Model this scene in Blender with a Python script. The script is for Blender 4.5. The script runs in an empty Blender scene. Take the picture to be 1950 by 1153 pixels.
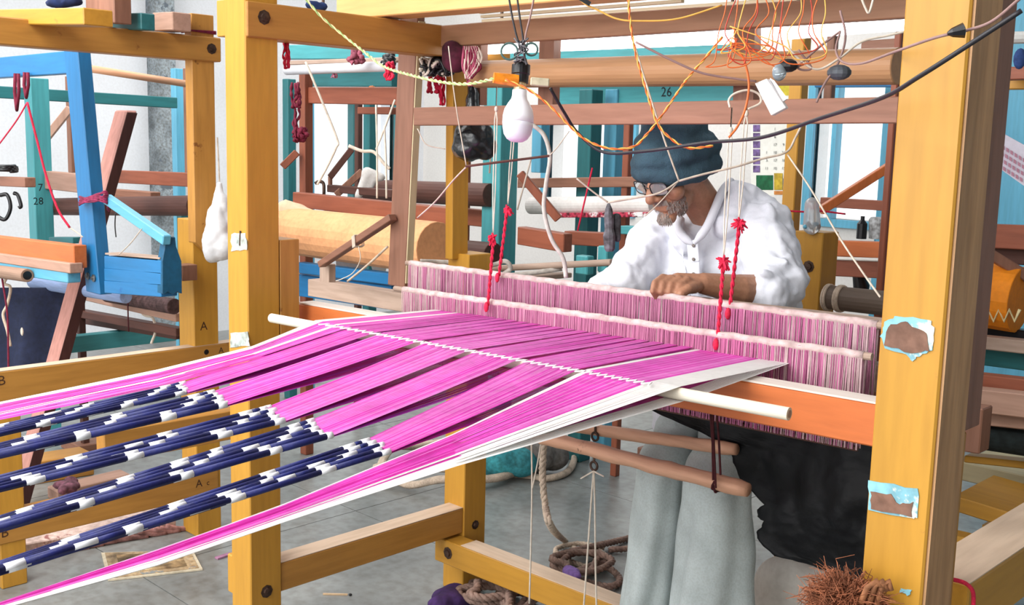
import bpy, math, random
from mathutils import Vector, Matrix, noise
random.seed(7)
SC = bpy.context.scene
COL = SC.collection
V = Vector
R = math.radians

# ------------------------------------------------------------------ camera
YAW, PIT, ROL = R(44.294), R(8.368), R(1.441)
FPX, EYE = 2054.6, V((0, 0, 1.5))
cf = V((-math.sin(YAW) * math.cos(PIT), math.cos(YAW) * math.cos(PIT), -math.sin(PIT)))
cr0 = cf.cross(V((0, 0, 1))).normalized()
cu0 = cr0.cross(cf)
cr = math.cos(ROL) * cr0 + math.sin(ROL) * cu0
cu = -math.sin(ROL) * cr0 + math.cos(ROL) * cu0
cam = bpy.data.objects.new('camera', bpy.data.cameras.new('camera'))
COL.objects.link(cam)
cam.data.sensor_width = 36.0
cam.data.lens = 36.0 * FPX / 1950.0
cam.data.clip_start = 0.02
cam.matrix_world = Matrix(((cr.x, cu.x, -cf.x, EYE.x), (cr.y, cu.y, -cf.y, EYE.y), (cr.z, cu.z, -cf.z, EYE.z), (0, 0, 0, 1)))
SC.camera = cam

# ------------------------------------------------------------------ light
SC.view_settings.view_transform = 'Standard'
SC.view_settings.look = 'None'
SC.view_settings.gamma = 1.0
SC.view_settings.use_curve_mapping = False
SC.view_settings.exposure = 0.38
W = bpy.data.worlds.new('daylight')
SC.world = W
W.use_nodes = True
W.node_tree.nodes['Background'].inputs[0].default_value = (0.93, 0.97, 1.0, 1)
W.node_tree.nodes['Background'].inputs[1].default_value = 1.4


def area(name, loc, target, sx, sy, power, color=(1, 1, 1)):
    l = bpy.data.lights.new(name, 'AREA')
    l.shape = 'RECTANGLE'; l.size = sx; l.size_y = sy; l.energy = power; l.color = color
    o = bpy.data.objects.new(name, l); COL.objects.link(o)
    o.location = loc
    o.rotation_euler = (V(target) - V(loc)).to_track_quat('-Z', 'Y').to_euler()
    return o


area('doorway_daylight', (-2.2, -4.6, 2.6), (-2.0, 2.0, 0.9), 6.0, 3.0, 230, (1.0, 0.98, 0.95))
area('overhead_fill', (-3.2, 0.4, 3.35), (-2.9, 1.4, 0.0), 5.0, 2.4, 270, (1.0, 0.99, 0.97))  # unseen overhead panel, added to light the tops and -Y faces
area('overhead_fill', (-4.8, 4.0, 3.35), (-4.9, 4.0, 0.0), 4.6, 2.4, 95, (1.0, 0.99, 0.97))  # second unseen panel, added to brighten the left wall


def U(px, py, X=None, Y=None, Z=None, D=None):
    """point of the place on the sight line of a photo pixel, on a given plane of the room"""
    d = cf + cr * ((px - 975) / FPX) - cu * ((py - 576.5) / FPX)
    if X is not None: t = (X - EYE.x) / d.x
    elif Y is not None: t = (Y - EYE.y) / d.y
    elif Z is not None: t = (Z - EYE.z) / d.z
    else: t = D
    return EYE + d * t


# ------------------------------------------------------------------ materials
def lin(c):
    return tuple(((v / 255) / 12.92 if v / 255 <= 0.04045 else ((v / 255 + 0.055) / 1.055) ** 2.4) for v in c) + (1,)


_mats = {}


def mat(name, rgb, rough=0.6, var=0.18, scale=6.0, axis=None, bump=0.15, wear=None, wear_amt=0.0, metal=0.0, emit=0.0, fine=60.0, trans=0.0, spec=0.4, alpha=1.0):
    key = name + (axis or '')
    if key in _mats: return _mats[key]
    m = bpy.data.materials.new(key)
    m.use_nodes = True
    nt = m.node_tree; N = nt.nodes; L = nt.links
    b = N['Principled BSDF']
    b.inputs['Roughness'].default_value = rough
    b.inputs['Metallic'].default_value = metal
    b.inputs['Specular IOR Level'].default_value = spec
    c = lin(rgb)
    b.inputs['Base Color'].default_value = c
    if trans: b.inputs['Transmission Weight'].default_value = trans
    if alpha < 1: b.inputs['Alpha'].default_value = alpha
    if emit:
        b.inputs['Emission Color'].default_value = c
        b.inputs['Emission Strength'].default_value = emit
    if var > 0:
        tc = N.new('ShaderNodeTexCoord'); mp = N.new('ShaderNodeMapping')
        L.new(tc.outputs['Object'], mp.inputs[0])
        s = {'x': (0.10, 1, 1), 'y': (1, 0.10, 1), 'z': (1, 1, 0.10)}.get(axis, (1, 1, 1))
        mp.inputs['Scale'].default_value = s
        n1 = N.new('ShaderNodeTexNoise'); n1.inputs['Scale'].default_value = scale; n1.inputs['Detail'].default_value = 6
        n2 = N.new('ShaderNodeTexNoise'); n2.inputs['Scale'].default_value = fine; n2.inputs['Detail'].default_value = 5
        L.new(mp.outputs[0], n1.inputs[0]); L.new(mp.outputs[0], n2.inputs[0])
        r1 = N.new('ShaderNodeValToRGB')
        r1.color_ramp.elements[0].position = 0.3; r1.color_ramp.elements[1].position = 0.72
        r1.color_ramp.elements[0].color = tuple(v * (1 - var * 1.5) for v in c[:3]) + (1,)
        r1.color_ramp.elements[1].color = tuple(min(1, v * (1 + var * 0.8)) for v in c[:3]) + (1,)
        L.new(n1.outputs['Fac'], r1.inputs[0])
        mx = N.new('ShaderNodeMix'); mx.data_type = 'RGBA'; mx.blend_type = 'MULTIPLY'; mx.inputs[0].default_value = min(1, var * 2.2)
        r2 = N.new('ShaderNodeValToRGB'); r2.color_ramp.elements[0].position = 0.32; r2.color_ramp.elements[1].position = 0.6
        r2.color_ramp.elements[0].color = (0.55, 0.5, 0.45, 1); r2.color_ramp.elements[1].color = (1, 1, 1, 1)
        L.new(n2.outputs['Fac'], r2.inputs[0])
        L.new(r1.outputs[0], mx.inputs[6]); L.new(r2.outputs[0], mx.inputs[7])
        out = mx.outputs[2]
        if wear:
            n3 = N.new('ShaderNodeTexNoise'); n3.inputs['Scale'].default_value = 9; n3.inputs['Detail'].default_value = 9; n3.inputs['Roughness'].default_value = 0.68
            L.new(tc.outputs['Object'], n3.inputs[0])
            r3 = N.new('ShaderNodeValToRGB'); r3.color_ramp.elements[0].position = 0.66 - wear_amt; r3.color_ramp.elements[1].position = 0.70 - wear_amt
            L.new(n3.outputs['Fac'], r3.inputs[0])
            m3 = N.new('ShaderNodeMix'); m3.data_type = 'RGBA'
            L.new(r3.outputs[0], m3.inputs[0]); L.new(out, m3.inputs[6]); m3.inputs[7].default_value = lin(wear)
            out = m3.outputs[2]
        L.new(out, b.inputs['Base Color'])
        if bump:
            bp = N.new('ShaderNodeBump'); bp.inputs['Strength'].default_value = bump; bp.inputs['Distance'].default_value = 0.004
            L.new(n2.outputs['Fac'], bp.inputs['Height']); L.new(bp.outputs[0], b.inputs['Normal'])
    _mats[key] = m
    return m


def yellow(ax): return mat('yellow_paint', (196, 143, 52), 0.42, 0.12, 3.0, ax, 0.12, (172, 120, 52), 0.0)
def ochre(ax): return mat('ochre_paint', (188, 134, 62), 0.45, 0.16, 3.0, ax, 0.14, (140, 88, 40), 0.02)
def brown(ax): return mat('brown_wood', (146, 102, 82), 0.55, 0.2, 5.0, ax, 0.2)
def redwood(ax): return mat('red_brown_wood', (150, 84, 60), 0.5, 0.2, 5.0, ax, 0.2)
def orange(ax): return mat('orange_paint', (206, 112, 58), 0.45, 0.14, 4.0, ax, 0.12, (150, 70, 40), 0.0)
def greywood(ax): return mat('weathered_wood', (176, 152, 136), 0.7, 0.22, 6.0, ax, 0.3)
def pinkwood(ax): return mat('pale_pink_wood', (190, 150, 130), 0.6, 0.18, 5.0, ax, 0.2)
def teal(ax): return mat('teal_paint', (76, 160, 166), 0.45, 0.14, 4.0, ax, 0.1, (50, 110, 118), 0.0)
def dteal(ax): return mat('dark_teal_paint', (44, 112, 116), 0.45, 0.16, 4.0, ax, 0.1)
def blue(ax): return mat('blue_paint', (34, 116, 172), 0.4, 0.13, 4.0, ax, 0.1, (24, 92, 150), 0.0)
def sky(ax): return mat('sky_blue_paint', (100, 176, 206), 0.45, 0.13, 4.0, ax, 0.1, (60, 120, 150), 0.0)
def lit_baretop(ax): return mat('bare_dusty_lit_wood', (216, 190, 164), 0.6, 0.16, 6.0, ax, 0.2)  # bare wood with the strong light from above mixed into its colour
def darkwood(ax): return mat('dark_wood', (92, 56, 46), 0.55, 0.22, 5.0, ax, 0.2)


M_WHITE = mat('white_paint', (236, 236, 232), 0.5, 0.05)
M_ROPE = mat('cotton_rope', (205, 186, 166), 0.85, 0.2, 30, None, 0.5, fine=160)
M_STRING = mat('cotton_string', (222, 210, 194), 0.8, 0.12, 40, None, 0.2)
M_DKROPE = mat('dusty_rope', (150, 124, 112), 0.9, 0.3, 30, None, 0.5, fine=160)
M_RED = mat('crimson_yarn', (226, 34, 74), 0.75, 0.2, 60, None, 0.4, fine=300)
M_MAROON = mat('maroon_yarn', (120, 22, 52), 0.8, 0.25, 60, None, 0.4, fine=300)
M_DKRED = mat('dark_red_cord', (70, 14, 22), 0.8, 0.2, 60)
M_BLACK = mat('black_plastic', (22, 22, 26), 0.35, 0.2)
M_IRON = mat('rusty_iron', (86, 66, 56), 0.5, 0.3, 30, metal=0.6)
M_STEEL = mat('steel', (150, 146, 140), 0.35, 0.1, metal=0.9)
M_INK = mat('dark_ink', (70, 42, 24), 0.7, 0.0)


# ------------------------------------------------------------------ mesh building
class MB:
    def __init__(s): s.v = []; s.f = []; s.m = []; s.cur = 0
    def add(s, vs, fs):
        k = len(s.v); s.v += [V(p) for p in vs]
        for f in fs: s.f.append(tuple(k + i for i in f)); s.m.append(s.cur)
        return s
    def hexa(s, q):
        return s.add(q, [(0, 3, 2, 1), (4, 5, 6, 7), (0, 1, 5, 4), (1, 2, 6, 5), (2, 3, 7, 6), (3, 0, 4, 7)])
    def box(s, x0, x1, y0, y1, z0, z1):
        return s.hexa([(x0, y0, z0), (x1, y0, z0), (x1, y1, z0), (x0, y1, z0), (x0, y0, z1), (x1, y0, z1), (x1, y1, z1), (x0, y1, z1)])
    def skew(s, A, B, o1, o2):
        """prism with edge A-B and the two offsets of its cross-section"""
        A, B, o1, o2 = V(A), V(B), V(o1), V(o2)
        q = [A, A + o1, A + o1 + o2, A + o2, B, B + o1, B + o1 + o2, B + o2]
        if (B - A).dot(o1.cross(o2)) < 0: q = [q[0], q[3], q[2], q[1], q[4], q[7], q[6], q[5]]
        return s.hexa(q)
    def bar(s, A, B, w, h, up=(0, 0, 1)):
        A, B = V(A), V(B); d = (B - A).normalized(); up = V(up)
        sd = d.cross(up)
        if sd.length < 1e-4: sd = d.cross(V((0, 1, 0)))
        sd.normalize(); u = sd.cross(d).normalized()
        return s.skew(A - sd * w / 2 - u * h / 2, B - sd * w / 2 - u * h / 2, sd * w, u * h)
    def tube(s, pts, r, n=8, cap=True, rr=None):
        pts = [V(p) for p in pts]
        t0 = (pts[1] - pts[0]).normalized()
        up = V((0, 0, 1)) if abs(t0.z) < 0.9 else V((0, 1, 0))
        nrm = (up - t0 * up.dot(t0)).normalized()
        vs = []; fs = []
        for i, p in enumerate(pts):
            t = (pts[min(i + 1, len(pts) - 1)] - pts[max(i - 1, 0)])
            t = t.normalized() if t.length > 1e-9 else t0
            nrm = nrm - t * nrm.dot(t)
            if nrm.length < 1e-6: nrm = t.orthogonal()
            nrm.normalize(); bn = t.cross(nrm)
            ri = rr[i] if rr else r
            for k in range(n):
                a = 2 * math.pi * k / n
                vs.append(p + (nrm * math.cos(a) + bn * math.sin(a)) * ri)
        for i in range(len(pts) - 1):
            for k in range(n):
                a, b = i * n + k, i * n + (k + 1) % n
                fs.append((a, b, b + n, a + n))
        if cap:
            fs.append(tuple(range(n))[::-1]); e = (len(pts) - 1) * n; fs.append(tuple(e + k for k in range(n)))
        return s.add(vs, fs)
    def loft(s, pts, fun, n=28):
        pts = [V(p) for p in pts]; k = len(s.v); N = len(pts)
        s.tube(pts, 1, n, True, [1e-3] * N)
        for i in range(N):
            c = pts[i]
            for j in range(n):
                v = s.v[k + i * n + j]; d = (v - c).normalized()
                s.v[k + i * n + j] = c + d * fun(i / (N - 1), 2 * math.pi * j / n)
        return s
    def cyl(s, A, B, r, n=16, r2=None): return s.tube([A, B], r, n, True, [r, r if r2 is None else r2])
    def capsule(s, A, B, ra, rb=None, n=12, flat=None):
        A, B = V(A), V(B); rb = ra if rb is None else rb
        d = (B - A).normalized() if (B - A).length > 1e-6 else V((0, 0, 1))
        pts = []; rr = []
        for a in (80, 60, 35, 10): pts.append(A - d * ra * math.sin(R(a))); rr.append(ra * math.cos(R(a)))
        for a in (10, 35, 60, 80): pts.append(B + d * rb * math.sin(R(a))); rr.append(rb * math.cos(R(a)))
        return s.tube(pts, 1, n, True, rr)
    def ell(s, c, rad, rot=None, n=14):
        vs = []; fs = []
        c = V(c); m = rot or Matrix.Identity(3)
        for i in range(n + 1):
            th = math.pi * i / n
            for k in range(2 * n):
                ph = math.pi * k / n
                vs.append(c + m @ V((rad[0] * math.sin(th) * math.cos(ph), rad[1] * math.sin(th) * math.sin(ph), rad[2] * math.cos(th))))
        w = 2 * n
        for i in range(n):
            for k in range(w):
                fs.append((i * w + k, (i + 1) * w + k, (i + 1) * w + (k + 1) % w, i * w + (k + 1) % w))
        return s.add(vs, fs)
    def lathe(s, c, axis, prof, n=20):
        c, axis = V(c), V(axis).normalized()
        return s.tube([c + axis * p[1] for p in prof], 1, n, True, [max(p[0], 1e-4) for p in prof])
    def prism(s, poly, off):
        n = len(poly); off = V(off); poly = [V(p) for p in poly]
        vs = poly + [p + off for p in poly]
        nn = V((0, 0, 0))
        for i in range(n): nn += poly[i].cross(poly[(i + 1) % n])
        fl = nn.dot(off) > 0
        fs = [tuple(range(n))[::-1] if fl else tuple(range(n)), tuple(range(n, 2 * n)) if fl else tuple(range(n, 2 * n))[::-1]]
        for i in range(n):
            j = (i + 1) % n
            fs.append((i, j, n + j, n + i) if fl else (j, i, n + i, n + j))
        return s.add(vs, fs)


BASE = {}


def link(name, mb, mats, base, parent=None, bevel=0.0, smooth=False, remesh=0.0, subsurf=0, sm_it=0):
    me = bpy.data.meshes.new(name)
    me.from_pydata([tuple(p - base) for p in mb.v], [], mb.f)
    for m in (mats if isinstance(mats, (list, tuple)) else [mats]): me.materials.append(m)
    if max(mb.m, default=0) > 0:
        me.polygons.foreach_set('material_index', mb.m)
    if smooth: me.polygons.foreach_set('use_smooth', [True] * len(me.polygons))
    me.update()
    o = bpy.data.objects.new(name, me); COL.objects.link(o)
    if parent is not None: o.parent = parent
    else: o.location = base
    BASE[o.name] = base
    if bevel:
        b = o.modifiers.new('edge', 'BEVEL'); b.width = bevel; b.segments = 1; b.limit_method = 'ANGLE'
    if remesh:
        b = o.modifiers.new('skin', 'REMESH'); b.mode = 'VOXEL'; b.voxel_size = remesh; b.use_smooth_shade = True
    if sm_it:
        b = o.modifiers.new('soft', 'SMOOTH'); b.iterations = sm_it; b.factor = 0.5
    if subsurf:
        b = o.modifiers.new('sub', 'SUBSURF'); b.levels = subsurf; b.render_levels = subsurf
    return o


def tag(o, label, cat=None, group=None, kind=None):
    if label: o['label'] = label
    if cat: o['category'] = cat
    if group: o['group'] = group
    if kind: o['kind'] = kind
    return o


def thing(name, label, cat, loc, group=None):
    o = bpy.data.objects.new(name, None); COL.objects.link(o)
    o.empty_display_size = 0.1
    o.location = loc; BASE[o.name] = V(loc)
    return tag(o, label, cat, group)


def part(parent, name, mb, mats, label=None, kind=None, **kw):
    o = link(name, mb, mats, BASE[parent.name], parent, **kw)
    if label: o['label'] = label
    if kind: o['kind'] = kind
    return o


def single(name, mb, mats, label, cat, group=None, kind=None, **kw):
    lo = V((sum(p.x for p in mb.v) / len(mb.v), sum(p.y for p in mb.v) / len(mb.v), min(p.z for p in mb.v)))
    return tag(link(name, mb, mats, lo, **kw), label, cat, group, kind)


def struct(name, mb, mats, **kw):
    o = link(name, mb, mats, V((0, 0, 0)), **kw); o['kind'] = 'structure'; return o


def smoothpath(pts, n=8):
    """Catmull-Rom through the points"""
    pts = [V(p) for p in pts]
    if len(pts) < 3: return pts
    P = [pts[0] * 2 - pts[1]] + pts + [pts[-1] * 2 - pts[-2]]
    out = []
    for i in range(1, len(P) - 2):
        for k in range(n):
            t = k / n
            a, b, c, d = P[i - 1], P[i], P[i + 1], P[i + 2]
            out.append(0.5 * (2 * b + (c - a) * t + (2 * a - 5 * b + 4 * c - d) * t * t + (3 * b - a - 3 * c + d) * t ** 3))
    out.append(P[-2])
    return out


def PP(pts, D=None, **k):
    """photo polyline to points: each (px, py) or (px, py, D)"""
    return [U(p[0], p[1], D=p[2]) if len(p) > 2 else U(p[0], p[1], **(dict(D=D) if D else k)) for p in pts]


def wire(name, label, cat, pts, r, m, group=None, n=7, sm=8, twist=None, tr=None, pitch=0.03):
    path = smoothpath(pts, sm)
    if not twist:
        return single(name, MB().tube(path, r, n), m, label, cat, group, smooth=True)
    root = thing(name, label, cat, path[0], group)
    # resample for the twist
    dense = []
    for a, b in zip(path, path[1:]):
        k = max(1, int((b - a).length / (pitch / 7)))
        for i in range(k): dense.append(a.lerp(b, i / k))
    dense.append(path[-1])
    for j, mm in enumerate(twist):
        s = 0; q = []
        for i, p in enumerate(dense):
            if i: s += (p - dense[i - 1]).length
            t = (dense[min(i + 1, len(dense) - 1)] - dense[max(i - 1, 0)]).normalized()
            u = t.cross(V((0.3, 0.5, 0.81))).normalized(); w = t.cross(u)
            a = 2 * math.pi * (s / pitch + j / len(twist))
            q.append(p + (u * math.cos(a) + w * math.sin(a)) * (tr or r))
        part(root, 'strand', MB().tube(q, r, 6), mm, smooth=True)
    return root


def textmb(s, size, origin, ux, uy, mb=None, depth=0.0006):
    cu_ = bpy.data.curves.new('t', 'FONT'); cu_.body = s; cu_.size = size; cu_.align_x = 'CENTER'; cu_.align_y = 'CENTER'; cu_.extrude = 0
    cu_.resolution_u = 2
    o = bpy.data.objects.new('t', cu_)
    me = bpy.data.meshes.new_from_object(o)
    mb = mb or MB()
    ux, uy = V(ux).normalized(), V(uy).normalized(); nn = ux.cross(uy)
    mb.add([V(origin) + ux * v.co.x + uy * v.co.y + nn * depth for v in me.vertices], [tuple(p.vertices) for p in me.polygons])
    bpy.data.objects.remove(o); bpy.data.curves.remove(cu_); bpy.data.meshes.remove(me)
    return mb


DX, DY, DZ = V((1, 0, 0)), V((0, 1, 0)), V((0, 0, 1))


def xbeam(a, b, Y, h, d):
    """beam across the room (along X): a, b photo points of its front top edge on the plane Y"""
    return MB().skew(U(*a, Y=Y), U(*b, Y=Y), DY * d, DZ * -h)


def ybeam(a, b, X, h, d):
    """beam along Y: a, b photo points of the top edge of its +X face"""
    return MB().skew(U(*a, X=X), U(*b, X=X), DX * -d, DZ * -h)


def zpost(a, b, wx, wy, X=None, Y=None, z0=None, z1=None):
    """post: a (top), b (bottom) photo points of its nearest edge"""
    A, B = U(*a, X=X, Y=Y), U(*b, X=X, Y=Y)
    if z1 is not None: A = A + (A - B) * ((z1 - A.z) / (A.z - B.z))
    if z0 is not None: B = B + (B - A) * ((z0 - B.z) / (B.z - A.z))
    return MB().skew(A, B, DX * -wx, DY * wy)


def bolt(parent, p, nrm, r=0.012):
    nrm = V(nrm)
    mb = MB().lathe(V(p) - nrm * 0.002, nrm, [(r * 1.6, 0), (r * 1.6, 0.003), (r, 0.004), (r * 0.9, 0.009), (0.001, 0.011)], 8)
    return part(parent, 'bolt', mb, M_IRON)


def patch(parent, pix, mats, X=None, Y=None, off=(0, 0, 0), name='paint_chip', label=None, t=0.0012, seed=0):
    """flake-edged patch of bare wood or old paint, a thin layer on a post"""
    rnd = random.Random(seed); n = len(pix); poly = []
    for i in range(n):
        a, b = pix[i], pix[(i + 1) % n]
        for k in range(4):
            f = k / 4
            poly.append((a[0] + (b[0] - a[0]) * f + rnd.uniform(-2, 2), a[1] + (b[1] - a[1]) * f + rnd.uniform(-2, 2)))
    pts = [U(p[0], p[1], X=X, Y=Y) for p in poly]
    o = V((t, 0, 0)) if X is not None else V((0, -t, 0))
    return part(parent, name, MB().prism([p for p in pts], o), mats, label)

# ================================================================== the room
XW, YW = -7.4, 6.4
M_WALL = mat('limewashed_wall', (222, 224, 228), 0.85, 0.06, 1.5, None, 0.1)
M_WALLB = mat('cream_wall', (228, 224, 220), 0.85, 0.06, 1.5, None, 0.1)
M_FLOOR = mat('grey_cement', (140, 143, 141), 0.3, 0.26, 2.2, None, 0.12, fine=24)
M_JOINT = mat('slab_joint', (136, 137, 135), 0.9, 0.2)


def holes_wall(name, m, lo, hi, z1, holes, put, th):
    """wall from lo to hi with rectangular openings (a0, a1, z0, z1)"""
    mb = MB(); cuts = sorted({lo, hi} | {h[0] for h in holes} | {h[1] for h in holes})
    for a, b in zip(cuts, cuts[1:]):
        hs = sorted([h for h in holes if h[0] <= a + 1e-6 and h[1] >= b - 1e-6], key=lambda h: h[2])
        z = 0
        for h in hs: put(mb, a, b, z, h[2]); z = h[3]
        put(mb, a, b, z, z1)
    return struct(name, mb, m)


floor = struct('floor', MB().box(XW - 0.2, 3.2, -5, YW + 0.2, -0.1, -0.012), M_JOINT)
slab = None
for i in range(8):
    for j in range(8):
        x0, y0 = XW + i * 1.0, -1.2 + j * 0.95
        mb = MB().box(0.002, 0.998, 0.002, 0.948, -0.012, 0.0)
        if slab is None:
            slab = link('slab', mb, M_FLOOR, V((0, 0, 0)), floor); o = slab
        else:
            o = slab.copy(); COL.objects.link(o)
        o.location = (x0, y0, 0)


def uy(px, py): p = U(px, py, X=XW); return p.y, p.z
def ux(px, py): p = U(px, py, Y=YW); return p.x, p.z


w1a, w1z = uy(588, 188); w1b, w1y = uy(748, 398)
holes_wall('wall_left', M_WALL, -5, YW, 3.4, [(w1a, w1b, w1y, w1z)], lambda mb, a, b, z, zz: mb.box(XW - 0.18, XW, a, b, z, zz), 0.18)
w2a, w2z = ux(1046, 228); w2b, w2y = ux(1200, 402)
w3a, w3z = ux(1560, 140); w3b, w3y = ux(1692, 425)
holes_wall('wall_back', M_WALLB, XW, 3.2, 3.4, [(w2a, w2b, w2y, w2z), (w3a, w3b, w3y, w3z)], lambda mb, a, b, z, zz: mb.box(a, b, YW, YW + 0.18, z, zz), 0.18)
struct('ceiling', MB().box(XW - 0.2, 3.2, -1.2, YW + 0.2, 3.4, 3.5), M_WALL)
struct('wall_right', MB().box(3.0, 3.2, -5, YW, 0, 3.4), mat('dull_grey_wall', (176, 178, 174), 0.85, 0.1, 2))


M_GL = bpy.data.materials.new('window_glass'); M_GL.use_nodes = True
_g = M_GL.node_tree; _g.nodes.remove(_g.nodes['Principled BSDF'])
_tr = _g.nodes.new('ShaderNodeBsdfTransparent'); _gs = _g.nodes.new('ShaderNodeBsdfGlossy'); _gs.inputs['Roughness'].default_value = 0.05
_mx = _g.nodes.new('ShaderNodeMixShader'); _mx.inputs[0].default_value = 0.05
_g.links.new(_tr.outputs[0], _mx.inputs[1]); _g.links.new(_gs.outputs[0], _mx.inputs[2]); _g.links.new(_mx.outputs[0], _g.nodes['Material Output'].inputs[0])


def window(n, plane, a0, a1, z0, z1, m, mull):
    t = 0.05
    def B(u0, u1, v0, v1): return MB().box(u0, u1, YW - 0.03, YW + 0.05, v0, v1) if plane == 'b' else MB().box(XW - 0.05, XW + 0.03, u0, u1, v0, v1)
    o = struct('window_%d' % n, B(a0 - t, a1 + t, z1, z1 + t), m)
    for q in (B(a0 - t, a1 + t, z0 - t, z0), B(a0 - t, a0, z0, z1), B(a1, a1 + t, z0, z1)):
        link('window_frame', q, m, V((0, 0, 0)), o)
    for k in mull:
        x = a0 + (a1 - a0) * k
        link('mullion', B(x - 0.015, x + 0.015, z0, z1), m, V((0, 0, 0)), o)
    g = MB().box(a0, a1, YW + 0.008, YW + 0.012, z0, z1) if plane == 'b' else MB().box(XW - 0.012, XW - 0.008, a0, a1, z0, z1)
    link('pane', g, M_GL, V((0, 0, 0)), o)
    return o


window(1, 'l', w1a, w1b, w1y, w1z, dteal('z'), (0.5,))
window(2, 'b', w2a, w2b, w2y, w2z, sky('z'), (0.55,))
window(3, 'b', w3a, w3b, w3y, w3z, sky('z'), (0.27,))

# square mottled pillar standing against the left wall
A = U(326, 115, X=-6.9)
struct('pillar', MB().box(-7.4, -7.28, U(297, 200, X=-7.28).y, U(336, 200, X=-7.28).y, 0, 3.4),
       mat('mottled_plaster', (150, 160, 166), 0.8, 0.45, 6, None, 0.2, (96, 104, 112), 0.08))
struct('door_1', MB().box(U(1895, 300, Y=YW - 0.05).x, 2.4, YW - 0.06, YW - 0.01, 0, 2.5), sky('z'))

# ================================================================== main loom
LX = -2.5
LOOM = thing('handloom_frame', 'large yellow painted loom frame standing around the pink warp and the weaver', 'loom', (-2.5, 1.55, 0))
post = part(LOOM, 'post', MB().box(-2.6, -2.5, 1.55, 1.65, 0, 2.05), yellow('z'), bevel=0.003)
part(LOOM, 'post', MB().box(-0.715, -0.62, 1.52, 1.62, 0, 2.05), yellow('z'), bevel=0.003)
part(LOOM, 'post', MB().box(-2.6, -2.5, 2.36, 2.46, 0, 1.145), yellow('z'), bevel=0.003)
part(LOOM, 'post_extension', zpost((863, 90), (861, 495), 0.034, 0.07, X=-2.55, z1=1.86), yellow('z'), bevel=0.002)
part(LOOM, 'post_facing', MB().box(-0.622, -0.616, 1.526, 1.62, 0.2, 2.05), mat('bare_wood', (190, 146, 104), 0.6, 0.25, 6, 'z', 0.3), 'bare weathered wooden side of the right post')
part(LOOM, 'side_plank', MB().box(-0.715, -0.625, 1.622, 1.70, 1.08, 2.05), brown('z'), 'dark brown plank fixed behind the right post', bevel=0.002)
part(LOOM, 'side_plank', MB().box(-0.705, -0.63, 1.622, 1.665, 0.76, 1.075), ochre('z'), bevel=0.002)
part(LOOM, 'side_plank', MB().box(-2.59, -2.5, 1.652, 1.715, 0.9, 1.225), ochre('z'), bevel=0.002)
part(LOOM, 'side_plank', MB().box(-2.655, -2.602, 1.56, 1.60, 1.765, 1.86), yellow('z'), bevel=0.002)
part(LOOM, 'top_rail', MB().box(-2.565, -2.492, 1.552, 2.52, 1.757, 1.848), ochre('y'), bevel=0.003)
part(LOOM, 'side_rail', MB().box(-2.575, -2.505, 1.65, 2.36, 0.215, 0.30), ochre('y'), bevel=0.003)
part(LOOM, 'foot_rail', MB().skew(U(828, 1022, Y=2.288), U(1185, 1160, Y=2.288), DY * 0.07, DZ * -0.082), yellow('x'), bevel=0.003)
part(LOOM, 'foot_rail', MB().skew(U(1185, 1160, Y=2.288), V((-0.72, 2.288, U(1185, 1160, Y=2.288).z)), DY * 0.07, DZ * -0.082), yellow('x'))
part(LOOM, 'lit_worn_top', MB().box(-2.574, -2.506, 1.651, 2.36, 0.3003, 0.3025), lit_baretop('y'), 'pale worn top of the side rail, top light in its colour')
_a, _b2 = U(835, 1024, Y=2.288), U(1185, 1160, Y=2.288)
part(LOOM, 'lit_worn_top', MB().skew(_a.lerp(_b2, 0.14) + DZ * 0.0005, _b2 + DZ * 0.0005, DY * 0.069, DZ * 0.002), lit_baretop('x'), 'pale worn top of the foot rail, top light in its colour')
part(LOOM, 'foot_block', MB().box(-2.64, -2.602, 1.56, 1.62, 0.2, 0.315), yellow('z'), bevel=0.003)
zr = U(1805, 1151, X=-0.62).z
part(LOOM, 'side_rail', MB().box(-0.72, -0.625, 1.72, 2.6, zr - 0.10, zr), yellow('y'), bevel=0.003)
part(LOOM, 'lit_worn_top', MB().box(-0.718, -0.627, 1.722, 2.6, zr + 0.0003, zr + 0.0025), lit_baretop('y'), 'pale worn top of the right rail, top light in its colour')
obA, obB = V((-2.56, 1.752, 1.034)), V((-0.80, 1.890, 1.036))
part(LOOM, 'cross_beam', MB().skew(obA, obB, DY * 0.055, DZ * -0.082), orange('x'), 'orange painted beam under the warp', bevel=0.003)
part(LOOM, 'beam_cap', MB().skew(obA + DZ * 0.0005, obB + DZ * 0.0005, DY * 0.05, DZ * 0.004), mat('bare_lit_top', (226, 214, 204), 0.5, 0.1, 6, 'x'), 'pale worn top of the orange beam, top light in its colour')  # unpainted cap, made paler to carry the light on the beam top
tA, tB = U(640, 38, Y=2.0), U(1060, 3, Y=2.0)
tB2 = tA + (tB - tA) * 1.9
part(LOOM, 'head_beam', MB().skew(tA, tB2, DY * 0.09, DZ * 0.10), mat('cream_paint', (224, 178, 112), 0.45, 0.14, 3, 'x', 0.1), bevel=0.003)
for p, n in (((503, 33), 'x'),): bolt(LOOM, U(*p, X=-2.492), DX)
bolt(LOOM, U(853, 1054, Y=2.288), -DY, 0.013)
bolt(LOOM, U(905, 1000, X=-2.5), DX, 0.01)
bolt(LOOM, U(508, 1127, X=-2.5), DX, 0.012)
M_OLDBLUE = mat('old_blue_paint', (132, 188, 204), 0.6, 0.25, 20, wear=(214, 214, 200), wear_amt=0.1)
M_BAREW = mat('bare_chipped_wood', (140, 102, 84), 0.7, 0.3, 14)
YF = 1.5195
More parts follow.
